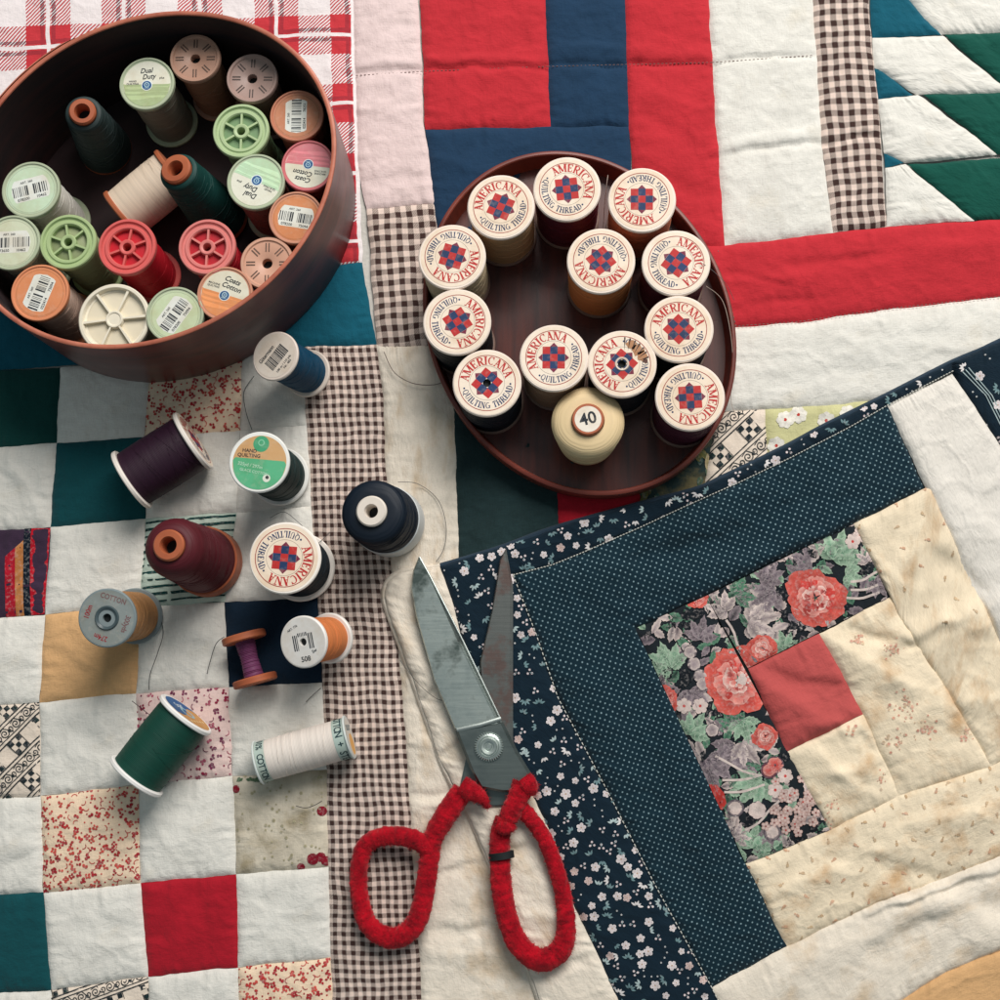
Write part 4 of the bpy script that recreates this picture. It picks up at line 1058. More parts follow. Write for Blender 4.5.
def cone(top, ztop, zbase, label, rt, rb, rring, rhole, thread, ringcol, base=None, group=None, shoulder=.82, basecol=None, basefl=3.0, bbase=1.0, lab=None, dome=0, roll=90):
    T = P(top[0], top[1], ztop); B = P(base[0], base[1], zbase) if base else Vector((T.x, T.y, zbase)); L = (T - B).length
    root = empty('thread_cone', mat=frame(T, B, roll)); tag(root, label, 'thread cone', group); bpy.context.view_layer.update(); _cnt[0] += 1
    rs = random.Random(_cnt[0])
    zs = L * shoulder; prof = [(rb * .6, basefl)]; z = basefl
    while z < zs:
        t = (z - basefl) / (zs - basefl); r = rb + (rt - rb) * t; prof += [(r + rs.uniform(-.03, .06), z), (r - .05, z + .45)]; z += .9
    n = 16
    for i in range(1, n + 1):
        a = i / n * math.pi / 2; rr = rring * 1.02 + (rt - rring * 1.02) * math.cos(a); prof.append((rr + .22 * (i % 2), zs + (L - 2.5 - zs) * math.sin(a)))
    mb = MB(); lathe(mb, prof, 64); strands(mb, lambda zz: rb + (rt - rb) * (zz - basefl) / (zs - basefl), basefl, zs, rs, 26); mb.obj('thread', root, thr(thread), angle=80)
    mb = MB()
    if lab: lathe(mb, [(rring * .95, zs), (rring, L - 1), (rring * .93, L), (0, L)], 48)
    else: lathe(mb, [(rring * .95, zs), (rring, L - .8), (rring * .9, L), (rhole * 1.08, L), (rhole, L - .7), (rhole * .9, L - 8)], 48)
    mb.obj('collar', root, ringcol)
    if not lab:
        mb = MB(); disc(mb, rhole, L - 8, (1, 1, 1)); mb.obj('collar_hole', root, M['dark'])
    else:
        for i, v in enumerate(lab.v): lab.v[i] = (v[0], v[1], v[2] + L + .06)
        lab.obj('label', root, M['label'], smooth=False)
    mb = MB(); R2 = rb * bbase; lathe(mb, [(0, 0), (R2 - .4, 0), (R2, .4), (R2 * .99, basefl - .4), (R2 * .96, basefl), (rb * .5, basefl + .05)], 64); mb.obj('base', root, basecol or ringcol)
    return root
# --- tray spools
ZF = 4.0; ZT = 44.0
G1 = 'quilting thread spools standing in the oval tray'
for (px, py, roll, r, colr, st_, lb) in [
    (501, 207, 111, 15.6, (190, 152, 112), 'paper', 'tan thread spool second from left along the top of the tray, red and white label'),
    (567, 189, 51, 15.6, (92, 28, 44), 'paper', 'dark wine thread spool topmost in the oval tray'),
    (642, 200, 224, 15.6, (204, 128, 94), 'paper', 'dusty salmon thread spool at the top right of the oval tray'),
    (601, 261, 262, 15.6, (226, 142, 86), 'paper', 'bright orange thread spool standing alone near the middle of the tray'),
    (676, 263, 8, 15.6, (88, 30, 42), 'paper', 'maroon thread spool against the right rim below the salmon one'),
    (679, 329, 90, 15.6, (24, 32, 38), 'paper', 'black thread spool at the right rim between two maroon ones'),
    (690, 397, -42, 15.6, (72, 26, 44), 'paper', 'plum thread spool lowest at the right rim of the tray'),
    (622, 364, 183, 15.6, (30, 34, 40), 'torn', 'spool with a torn brown patch on its red and white label'),
    (554, 358, 134, 15.6, (160, 128, 104), 'paper', 'brown thread spool between the torn label spool and the left pair, above the cream cone'),
    (487, 383, 95, 15.6, (18, 26, 36), 'holed', 'black thread spool with a punched centre hole, lowest at the left rim'),
    (457, 322, -12, 15.6, (22, 30, 34), 'paper', 'black thread spool at the far left rim, between the pale and the punched one'),
    (452, 257, -63, 15.6, (222, 202, 166), 'paper', 'pale yellow thread spool at the upper left rim')]:
    spool((px, py), ZT, lb, r, colr, zbase=ZF, roll=roll, style=st_, group=G1, capcol=(238, 222, 208), rt=.935, basecap=(128, 104, 94))  # lower flanges: same plastic, shadow in the tray painted in as a darker colour
lb = MB(); disc(lb, 6.0, 0, lin((238, 234, 224))); text(lb, '40', 0, 0, 5.6, INK, .04, 14); 
cone((588, 419), 42, ZF, 'cream thread cone with a white cap numbered 40 in the tray', 16.4, 14.0, 7.4, 3, (236, 210, 164), M['wood'], shoulder=.80, lab=lb, basefl=1.5, base=(587, 437))
# --- loose spools
spool((285, 558), 43, 'spool of near black thread with a red and white star label on the quilt', 16.2, (14, 34, 44), zbase=3.6, roll=-50, capcol=(244, 236, 226), rt=.87)
def handq(R):
    mb = MB(); GR = lin((92, 184, 140)); r = R * .9
    disc(mb, r, 0, lin((208, 168, 120))); chord(mb, r, -r, .12 * r, .03, GR, 0); 
    disc(mb, .27 * R, .05, lin((70, 164, 122)), cx=-.02 * R, cy=.62 * R, n=20); disc(mb, .11 * R, .07, lin((130, 204, 170)), .075 * R, cx=-.02 * R, cy=.66 * R, n=14)
    text(mb, 'HAND', -.38 * R, .36 * R, .12 * R, INK, .06); text(mb, 'QUILTING', -.38 * R, .2 * R, .12 * R, INK, .06)
    text(mb, '325yd / 297m', -.3 * R, -.12 * R, .11 * R, lin((180, 224, 204)), .06, -6); text(mb, 'GLACE COTTON', -.15 * R, -.32 * R, .09 * R, lin((180, 224, 204)), .06, -6)
    disc(mb, .13 * R, .06, lin((225, 236, 228)), cx=.3 * R, cy=-.5 * R, n=16); disc(mb, .06 * R, .08, INK, cx=.32 * R, cy=-.47 * R, n=10)
    return mb
spool((259, 462), 44, 'dark green thread spool with a green and tan label on the quilt', 14.0, (10, 44, 44), zbase=3.6, base=(281, 477), roll=84, style='paper', lab=handq, capcol=(232, 232, 226), rt=.87)
def guter(R):
    mb = MB(); disc(mb, R * .9, 0, lin((214, 206, 196)))
    text(mb, 'G\u00fctermann', -.18 * R, .32 * R, .17 * R, INK, .05, 0, .1, .8)
    x = -.5 * R; rs = random.Random(2)
    while x < .48 * R:
        w = rs.choice([.03, .05, .02]) * R; mb.add([(x, -.38 * R, .05), (x + w, -.38 * R, .05), (x + w, .14 * R, .05), (x, .14 * R, .05)], [(0, 1, 2, 3)], INK); x += w + rs.choice([.02, .03]) * R
    text(mb, '100 m / 110 yds', 0, -.56 * R, .1 * R, INK, .05); text(mb, 'Nr. 483', .1 * R, -.7 * R, .1 * R, INK, .05)
    return mb
spool((275, 356), 42, 'teal blue thread spool leaning against the round box', 11.6, (0, 62, 90), base=(309, 374), zbase=9, roll=140, style='paper', lab=guter, capcol=(216, 202, 190), rt=.84, flange_t=1.8)
spool((195, 440), 19, 'fat dark purple thread spool lying on its side', 15.7, (44, 18, 38), base=(130, 481), zbase=18.4, roll=100, capcol=(240, 232, 222), rt=.88)
cone((168, 545), 62, 3.6, 'maroon thread cone on a wooden base below the purple spool', 13.4, 15.4, 7.0, 3.6, (84, 22, 32), M['wood'], base=(209, 563), shoulder=.80, bbase=1.07, basefl=9)
cone((371, 511), 44, 4, 'navy thread cone with a white plastic collar beside the gingham', 14.6, 15.8, 7.0, 3.0, (10, 24, 38), pl((226, 216, 204)), base=(391, 523), shoulder=.86, basecol=pl((196, 200, 200)), bbase=1.04, basefl=12)
def grey(R):
    mb = MB(); disc(mb, R * .93, 0, lin((136, 146, 146)), .42 * R); RD = lin((150, 46, 54))
    for k, (tx, a) in enumerate((('100m', 172), ('274m', 262), ('300yds', 352), ('COTTON', 82))):
        an = math.radians(a); text(mb, tx, .68 * R * math.cos(an), .68 * R * math.sin(an), .18 * R, RD if k < 2 else lin((120, 90, 92)), .05, a - 90, 0, .85)
    return mb
rt_ = spool((107, 618), 44, 'tan thread spool with a grey faceplate and red lettering on the mustard square', 13.2, (186, 136, 88), zbase=4, base=(136, 616), roll=80, style='holed', lab=grey, capcol=(126, 138, 140), rt=.86)
mb = MB(); Lr = (P(107, 618, 44) - P(136, 616, 4)).length
lathe(mb, [(13.2 * .42, Lr + .2), (13.2 * .38, Lr + .9), (13.2 * .30, Lr + .4), (13.2 * .26, Lr - 1.2)], 40); mb.obj('hub_ring', rt_, pl((70, 84, 88), .3))
def sew508(R):
    mb = MB(); disc(mb, R * .93, 0, lin((226, 224, 220)), .2 * R); x = -.42 * R; rs = random.Random(5)
    while x < .42 * R:
        w = rs.choice([.03, .05]) * R
        if abs(x) > .2 * R: mb.add([(x, -.3 * R, .05), (x + w, -.3 * R, .05), (x + w, .3 * R, .05), (x, .3 * R, .05)], [(0, 1, 2, 3)], INK)
        else: mb.add([(x, .22 * R, .05), (x + w, .22 * R, .05), (x + w, .36 * R, .05), (x, .36 * R, .05)], [(0, 1, 2, 3)], INK)
        x += w + .035 * R
    text(mb, '508', .0 * R, -.66 * R, .2 * R, INK, .05); text(mb, 'Sw', .42 * R, -.42 * R, .13 * R, INK, .05, 20); text(mb, 'ART. 776', -.35 * R, .58 * R, .09 * R, INK, .05, 20)
    return mb
spool((303, 642), 38, 'orange thread spool with a white end label numbered 508', 11.7, (216, 128, 74), base=(331, 638), zbase=13, roll=100, style='holed', lab=sew508, capcol=(230, 226, 220), rt=.84)
def gold(R):
    mb = MB(); disc(mb, R * .88, 0, lin((200, 150, 90))); chord(mb, R * .88, .05 * R, R, .03, lin((30, 90, 150)), 0, .2 * R)
    disc(mb, .3 * R, .05, lin((150, 190, 206)), .2 * R); text(mb, 'Star', 0, .4 * R, .25 * R, lin((200, 215, 225)), .05, 0, .2)
    for k in range(5): disc(mb, .06 * R, .05, lin((236, 214, 160)), cx=R * (-.5 + .25 * k), cy=-.45 * R, n=8)
    return mb
spool((187, 713), 17.6, 'forest green thread spool lying on the pink calico square', 14.4, (8, 66, 54), base=(135, 778), zbase=17, roll=60, lab=gold, capcol=(238, 236, 232), rt=.89)
def sulk(R):
    mb = MB(); disc(mb, R * .9, 0, lin((212, 206, 196))); disc(mb, R * .5, .03, lin((226, 170, 96)), cx=.1 * R, cy=-.3 * R, n=20); text(mb, 'SULKY', 0, .45 * R, .26 * R, lin((60, 100, 110)), .05); return mb
sk = spool((350, 737), 13.4, 'white thread spool with printed clear ends lying on its side', 10.2, (232, 222, 212), base=(258, 763), zbase=13, roll=80, lab=sulk, capcol=(206, 214, 210), rt=.9, flange_t=1.0)
# printed bands round both ends of that spool
Lsk = (P(350, 737, 13.4) - P(258, 763, 13)).length
for (z0, z1, tx) in ((Lsk - 6.2, Lsk - 1.1, 'SULKY  COTTON + STEEL  '), (1.1, 5.6, 'SULKY  100% COTTON  ')):
    mb = MB(); lathe(mb, [(9.36, z0), (9.42, z0 + .1), (9.42, z1 - .1), (9.36, z1)], 64, col=lin((170, 190, 184)))
    n = 22 if 'STEEL' in tx else 20
    for i, ch in enumerate((tx * 3)[:26]):
        if ch == ' ': continue
        a = 2 * math.pi * i / 26 * 1.0; vs, fs = bft(ch); h = (z1 - z0) * .95
        mb.add([(9.5 * math.cos(a + v[0] * h * .8 / 9.5), 9.5 * math.sin(a + v[0] * h * .8 / 9.5), (z0 + z1) / 2 + v[1] * h) for v in vs], fs, lin((30, 60, 66)))
    mb.obj('printed_band', sk, M['label'], smooth=False)
# wooden bobbin
T = P(243, 634, 13); B = P(256, 684, 12); Lb = (T - B).length
bb = empty('wooden_bobbin', mat=frame(T, B, 90)); tag(bb, 'little wooden bobbin of purple thread lying on the navy square', 'bobbin'); bpy.context.view_layer.update()
for z0 in (0, Lb - 3.4):
    mb = MB(); flange(mb, 10.3, z0, 3.4, 1.5); mb.obj('flange', bb, M['wood'])
mb = MB(); pr = [(1.6, .4), (1.6, Lb - .4)]; lathe(mb, pr, 24); mb.obj('core', bb, M['wood'])
mb = MB(); pr = []; z = 3.45; rs = random.Random(3)
while z < Lb - 3.45: t = (z - 3.4) / (Lb - 6.8); pr += [(4.0 + 1.3 * abs(t - .5) + rs.uniform(0, .25), z), (3.8 + 1.3 * abs(t - .5), z + .35)]; z += .7
lathe(mb, pr, 40); mb.obj('thread', bb, thr((118, 62, 100)), angle=80)
# --- box spools
G2 = 'spools packed in the round box'
ZC = 51; ZB = 7.4
GRN = (174, 184, 156); ORG = (198, 140, 114); PNK = (200, 108, 112)
BS = (-187.6, 244.4, 89.2, 76.5, math.radians(30.2))
def bs(p, R, label, thread, style, capcol, lab=None, roll=90, z=ZC, **k):
    T = P(p[0], p[1], z); R *= 1.09 * (660 - z) / (660 - 58)          # keep the whole spool inside the wall
    dx, dy = T.x - BS[0], T.y - BS[1]; ca, sa = math.cos(BS[4]), math.sin(BS[4]); x, y = ca * dx + sa * dy, -sa * dx + ca * dy
    q = math.hypot(x / (BS[2] - 3.2 - R), y / (BS[3] - 3.2 - R))
    bxy = (T.x, T.y)
    if q > 1: bxy = (BS[0] + dx / q, BS[1] + dy / q)
    return spool(p, z, label, R, thread, base=bxy, world_base=True, zbase=ZB, roll=roll, style=style, lab=lab, capcol=capcol, group=G2, rt=.84, **k)
bs((147, 84), 11.8, 'spool with a Dual Duty label right way up, green lower half', (130, 122, 108), 'rimmed', GRN, lambda R: coats(R, 'dual', (166, 184, 140)), 90)
bs((195, 58), 10.9, 'tan ribbed end spool topmost in the box', (150, 110, 86), 'ribbed', (176, 136, 116))
bs((252, 78), 11.0, 'greyish ribbed end spool beside the green spoked one at top right', (140, 116, 104), 'ribbed', (168, 140, 130), roll=88)
bs((241, 131), 12.0, 'light green spoked spool in the right part of the box', (120, 150, 110), 'spoked', (172, 192, 146), roll=90)
bs((297, 116), 11.4, 'dim orange spool with an upright barcode label at the right rim', (160, 100, 80), 'rimmed', (188, 120, 92), lambda R: barcode(R, (196, 132, 100), 3), 180)
bs((308, 166), 11.2, 'pink rimmed spool with an upside down Coats Cotton label', (190, 80, 80), 'rimmed', PNK, lambda R: coats(R, 'cotton', (216, 130, 140)), 262)
bs((256, 182), 12.2, 'green rimmed spool with an upside down Dual Duty label', (140, 88, 78), 'rimmed', GRN, lambda R: coats(R, 'dual', (184, 214, 180)), 245)
bs((296, 218), 11.4, 'orange spool with a barcode above the lowest ribbed one at the right rim', (170, 110, 84), 'rimmed', ORG, lambda R: barcode(R, (212, 140, 96), 5), 80)
bs((267, 263), 11.2, 'tan ribbed end spool at the lower right rim of the box', (170, 120, 100), 'ribbed', (204, 156, 132))
bs((225, 294), 11.6, 'orange rimmed spool with a Coats Cotton label right way up', (190, 120, 84), 'rimmed', ORG, lambda R: coats(R, 'cotton', (222, 148, 96)), 72)
bs((175, 315), 12.0, 'pale green spool with a slanting barcode beside the big white spoked one', (190, 196, 176), 'rimmed', GRN, lambda R: barcode(R, (196, 212, 176), 7), 145)
bs((114, 319), 15.0, 'large white spool with wide open spokes at the bottom of the box', (224, 214, 190), 'big_spoked', (232, 224, 204), z=50)
bs((40, 293), 12.2, 'orange spool with a steep barcode label at the lower left rim', (220, 190, 172), 'rimmed', (216, 140, 100), lambda R: barcode(R, (216, 140, 96), 9), 160)
bs((68, 242), 12.0, 'light green spoked spool between a red spoked and a barcode spool', (150, 160, 120), 'spoked', (166, 186, 134), roll=100)
bs((12, 243), 12.0, 'pale green barcode spool touching the left edge of the box', (200, 204, 184), 'rimmed', GRN, lambda R: barcode(R, (206, 216, 190), 11), 92)
bs((31, 190), 12.4, 'pale green barcode spool of white thread at the left of the box', (222, 220, 210), 'rimmed', GRN, lambda R: barcode(R, (196, 218, 190), 13), 104)
bs((127, 247), 12.2, 'red thread spool with a bright red spoked end', (196, 28, 44), 'spoked', (212, 96, 92), roll=80, corecol=(150, 20, 34))
bs((207, 247), 12.0, 'red thread spool with a pinkish spoked end', (180, 30, 44), 'spoked', (214, 124, 118), roll=88, corecol=(120, 24, 34))
cone((82, 111), 60, ZB, 'dark grey thread cone with a small tan collar in the box', 8.5, 13.0, 6.2, 3.4, (40, 54, 54), M['wood'], shoulder=.9, group=None, basefl=3, base=(106, 150))
cone((175, 168), 60, ZB, 'dark green thread cone with a tan collar leaning over the white spool', 9.0, 13.5, 7.2, 3.6, (16, 62, 58), M['wood'], shoulder=.9, base=(222, 220), basefl=3)
spool((176, 172), 27, 'spool of creamy white thread lying tipped on its wooden flanges in the box', 13.6, (226, 206, 184), base=(122, 216), zbase=24, roll=90, capcol=(170, 96, 64), rt=.92, flange_t=2.4, style='holed', lab=lambda R: (lambda m_: (disc(m_, R * .9, 0, lin((170, 100, 70)), .2 * R), m_)[1])(MB()))
# ------------------------------------------------------------------ tray and box
def oval(cx, cy, a, b, ang, n=160, wob=.0, seed=0):
    ca, sa = math.cos(ang), math.sin(ang); out = []
    for k in range(n):
        t = 2 * math.pi * k / n; w = 1 + wob * math.sin(2 * t + seed) + wob * .6 * math.sin(3 * t + seed * 2)
        x, y = a * w * math.cos(t), b * w * math.sin(t); out.append((cx + ca * x - sa * y, cy + sa * x + ca * y))
    return out
def ovalshell(mb, spec, prof, mi=0):
    """prof: list of (offset outward from the rim line, z)"""
    cx, cy, a, b, ang = spec; n = 160; vs = []; fs = []
    for off, z in prof:
        for x, y in oval(cx, cy, a + off, b + off, ang, n, .004, 1): vs.append((x, y, z))
    for i in range(len(prof) - 1):
        for k in range(n): fs.append((i * n + k, i * n + (k + 1) % n, (i + 1) * n + (k + 1) % n, (i + 1) * n + k))
    mb.add(vs, fs, mi=mi)
TS = (7.15, 190.2, 86.9, 71.7, math.radians(113.4))
tr = empty('oval_tray', (7.15, 190.2, 3)); tag(tr, 'oval reddish brown wooden lid used as a tray of spools', 'tray'); bpy.context.view_layer.update()
mb = MB(); ovalshell(mb, TS, [(-1.6, 3.0), (-.3, 3.1), (0, 3.8), (.2, 14.0), (0, 15.2), (-.6, 15.6), (-1.6, 15.6), (-2.1, 15.2), (-2.6, 12), (-3.2, 6), (-4.0, 4.4)]); mb.obj('tray_rim', tr, M['woodred'], world=True)
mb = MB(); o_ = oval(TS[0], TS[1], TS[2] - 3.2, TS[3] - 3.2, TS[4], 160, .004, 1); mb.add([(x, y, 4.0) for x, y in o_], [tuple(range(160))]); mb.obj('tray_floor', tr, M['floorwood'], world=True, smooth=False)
BS = (-187.6, 244.4, 89.2, 76.5, math.radians(30.2))
bx = empty('round_box', (-187.6, 244.4, 2)); tag(bx, 'deep round bentwood box without its lid, full of spools', 'box'); bpy.context.view_layer.update()
mb = MB(); ovalshell(mb, BS, [(-2.6, 1.0), (-1.6, 1.0), (-1.0, 1.8), (-.3, 40), (.0, 67.2)]); mb.obj('box_wall', bx, M['boxwood'], world=True)
mb = MB(); ovalshell(mb, BS, [(0.02, 67.2), (-.1, 67.8), (-.6, 68.1), (-1.5, 68.1), (-2.0, 67.8), (-2.2, 67.2)]); mb.obj('box_rim', bx, M['rimwood'], world=True)
mb = MB(); n = 40; vs = []; fs = []
for off, z in ((-.9, 2), (.5, 30), (1.0, 66.4), (.9, 67.6), (.2, 67.9)):
    for k in range(n + 1):
        a_ = math.radians(88 + 62 * k / n); tp = min(1, k / 3, (n - k) / 3); X, Y = (BS[2] + off * tp) * math.cos(a_), (BS[3] + off * tp) * math.sin(a_)
        vs.append((BS[0] + X * math.cos(BS[4]) - Y * math.sin(BS[4]), BS[1] + X * math.sin(BS[4]) + Y * math.cos(BS[4]), z))
for i in range(4):
    for k in range(n): fs.append((i * (n + 1) + k, i * (n + 1) + k + 1, (i + 1) * (n + 1) + k + 1, (i + 1) * (n + 1) + k))
mb.add(vs, fs); mb.obj('lap_strip', bx, M['rimwood'], world=True)
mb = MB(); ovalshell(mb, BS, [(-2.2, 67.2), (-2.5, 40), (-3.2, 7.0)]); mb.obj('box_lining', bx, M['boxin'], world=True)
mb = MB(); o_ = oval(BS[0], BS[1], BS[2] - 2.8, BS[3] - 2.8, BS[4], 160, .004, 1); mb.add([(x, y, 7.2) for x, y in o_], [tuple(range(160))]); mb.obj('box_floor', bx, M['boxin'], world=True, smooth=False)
# ------------------------------------------------------------------ scissors
def metal(name, srgb, rough, stain_or_reflection=None, ssc=3.6):
    mt, t, b = nt(name); tc = t.nodes.new('ShaderNodeTexCoord')
    n = noise(t, tc.outputs['Object'], 6, 5, .7); b.inputs['Metallic'].default_value = .92
    mp = t.nodes.new('ShaderNodeMapping'); mp.inputs['Rotation'].default_value = (0, 0, math.radians(26)); mp.inputs['Scale'].default_value = (6, 90, 6); t.links.new(tc.outputs['Object'], mp.inputs[0])
    n2 = noise(t, mp.outputs[0], 1.0, 3)
    c = mixc(t, ramp(t, n, .5, .75) * .3, lin(srgb), tuple(.35 * v for v in lin(srgb)))
    if stain_or_reflection: c = mixc(t, ramp(t, noise(t, tc.outputs['Object'], ssc, 6, .7), .49, .57), c, lin(stain_or_reflection))  # blotches: painted dark reflection on the upper blade, stains on the under blade
    t.links.new(c, b.inputs['Base Color'])
    t.links.new((ramp(t, n, .3, .7) * .2 + E(t, n2) * .15 + (rough - .12)).s, b.inputs['Roughness'])
    bp = t.nodes.new('ShaderNodeBump'); bp.inputs['Strength'].default_value = .12; bp.inputs['Distance'].default_value = .003
    t.links.new(n2, bp.inputs['Height']); t.links.new(bp.outputs[0], b.inputs['Normal'])
    return mt
M['steel'] = metal('worn_steel_reflection', (190, 200, 194), .27, (92, 104, 100), 1.5)  # large dark blotches put a reflection into the blade colour
M['steel2'] = metal('stained_steel', (104, 108, 106), .45, (104, 90, 86))
M['edge'] = metal('ground_edge', (176, 184, 180), .35)
M['darksteel'] = metal('dark_steel', (110, 120, 118), .35)
sci = empty('scissors', tuple(P(489, 747, 8))); tag(sci, 'big open steel shears with handles wrapped in red yarn', 'scissors'); bpy.context.view_layer.update()
def plate(mb, outline, inner, ztop, zin, zbot, tilt=None):
    """blade: outline at zbot..ztop-edge, inner line raised to zin"""
    n = len(outline)
    o1 = [P(x, y, ztop) for x, y in outline]; o0 = [Vector((p.x, p.y, zbot)) for p in o1]; i1 = [P(x, y, zin) for x, y in inner]
    if tilt:
        for L_ in (o1, i1):
            for p in L_: p.z += tilt(p)
    vs = o0 + o1 + i1; fs = [(k, (k + 1) % n, n + (k + 1) % n, n + k) for k in range(n)] + [(n + k, n + (k + 1) % n, 2 * n + (k + 1) % n, 2 * n + k) for k in range(n)]
    fs.append(tuple(2 * n + k for k in range(n))); mb.add(vs, fs)
def inset(poly, dlist):
    out = []; n = len(poly); area = sum(poly[i - 1][0] * poly[i][1] - poly[i][0] * poly[i - 1][1] for i in range(n)); sg = 1 if area > 0 else -1
    for i in range(n):
        def off(j):
            (x0, y0), (x1, y1) = poly[j], poly[(j + 1) % n]; dx, dy = x1 - x0, y1 - y0; l = math.hypot(dx, dy); q = dlist[j]
            nx, ny = -dy / l * sg * q, dx / l * sg * q; return (x0 + nx, y0 + ny, dx, dy)
        a = off((i - 1) % n); b = off(i); den = a[2] * b[3] - a[3] * b[2]
        if abs(den) < 1e-3: out.append((b[0], b[1])); continue
        t = ((b[0] - a[0]) * b[3] - (b[1] - a[1]) * b[2]) / den
        q = (a[0] + a[2] * t, a[1] + a[3] * t); v = poly[i]; dd = math.dist(q, v); mx_ = 2.6 * max(dlist[i], dlist[i - 1])
        if dd > mx_: q = (v[0] + (q[0] - v[0]) * mx_ / dd, v[1] + (q[1] - v[1]) * mx_ / dd)
        out.append(q)
    return out
# under blade (right)
b2 = [(506, 548), (513, 586), (513, 742), (498, 742), (482, 700), (480, 662), (492, 610), (500, 560)]
mb = MB(); plate(mb, b2, inset(b2, [2, 3, 1, 1, 1, 1, 1, 1]), 10.4, 11.0, 8.8); mb.obj('blade', sci, M['steel2'], world=True, angle=12)['label'] = 'stained dull blade underneath'
# upper blade (left)
b1 = [(419, 556), (430, 577), (462, 640), (500, 718), (503, 724), (462, 731), (455, 729), (434, 680), (416, 616), (411, 588), (413, 571)]
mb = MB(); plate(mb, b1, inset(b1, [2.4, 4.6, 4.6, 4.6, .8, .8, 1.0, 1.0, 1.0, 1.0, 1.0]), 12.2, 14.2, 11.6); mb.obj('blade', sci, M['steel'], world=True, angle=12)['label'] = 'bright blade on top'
# ground bright line
e1 = [P(420.5, 558, 14.4), P(501, 721, 14.4)]
mb = MB(); tube(mb, [P(419.5, 557, 13.0), P(430.5, 577, 13.1), P(462.5, 640, 13.1), P(500.5, 719, 13.1)], .45, 8); mb.obj('cutting_edge', sci, M['edge'], world=True)
# shank
b3 = [(503, 722), (518, 752), (534, 778), (513, 792), (502, 792), (481, 788), (469, 766), (455, 731)]
mb = MB(); plate(mb, b3, inset(b3, [3, 3, 2, 2, 2, 2, 3, 1]), 13.6, 15.0, 9.5); mb.obj('shank', sci, M['darksteel'], world=True, angle=12)
b4 = [(470, 740), (500, 750), (512, 806), (478, 806), (460, 786)]
mb = MB(); plate(mb, b4, inset(b4, [1] * 5), 9.2, 9.4, 7.4); mb.obj('shank', sci, M['darksteel'], world=True, angle=12)
mb = MB(); tube(mb, [P(457, 730, 14.3), P(480, 725, 15.2), P(501, 718.5, 14.3)], 1.0, 10, flat=.7); mb.obj('shoulder', sci, M['edge'], world=True)
pv = P(489, 746.5, 15.0); mb = MB(); MT = Matrix.Translation(pv)
pr = [(0, .9), (1.2, .9), (1.4, .5), (2.1, .5), (2.3, 1.3), (3.4, 1.5), (3.7, .9), (4.3, .8), (4.7, 1.3), (5.5, 1.2), (6.2, .6), (6.5, -.1)]
lathe(mb, pr, 48, M4=MT)
for k in range(36):
    Mz = MT @ Matrix.Rotation(k * math.tau / 36, 4, 'Z'); box(mb, 5.3, 6.6, -.18, .18, .2, 1.25, M4=Mz)
mb.obj('pivot_screw', sci, M['steel'], world=True)
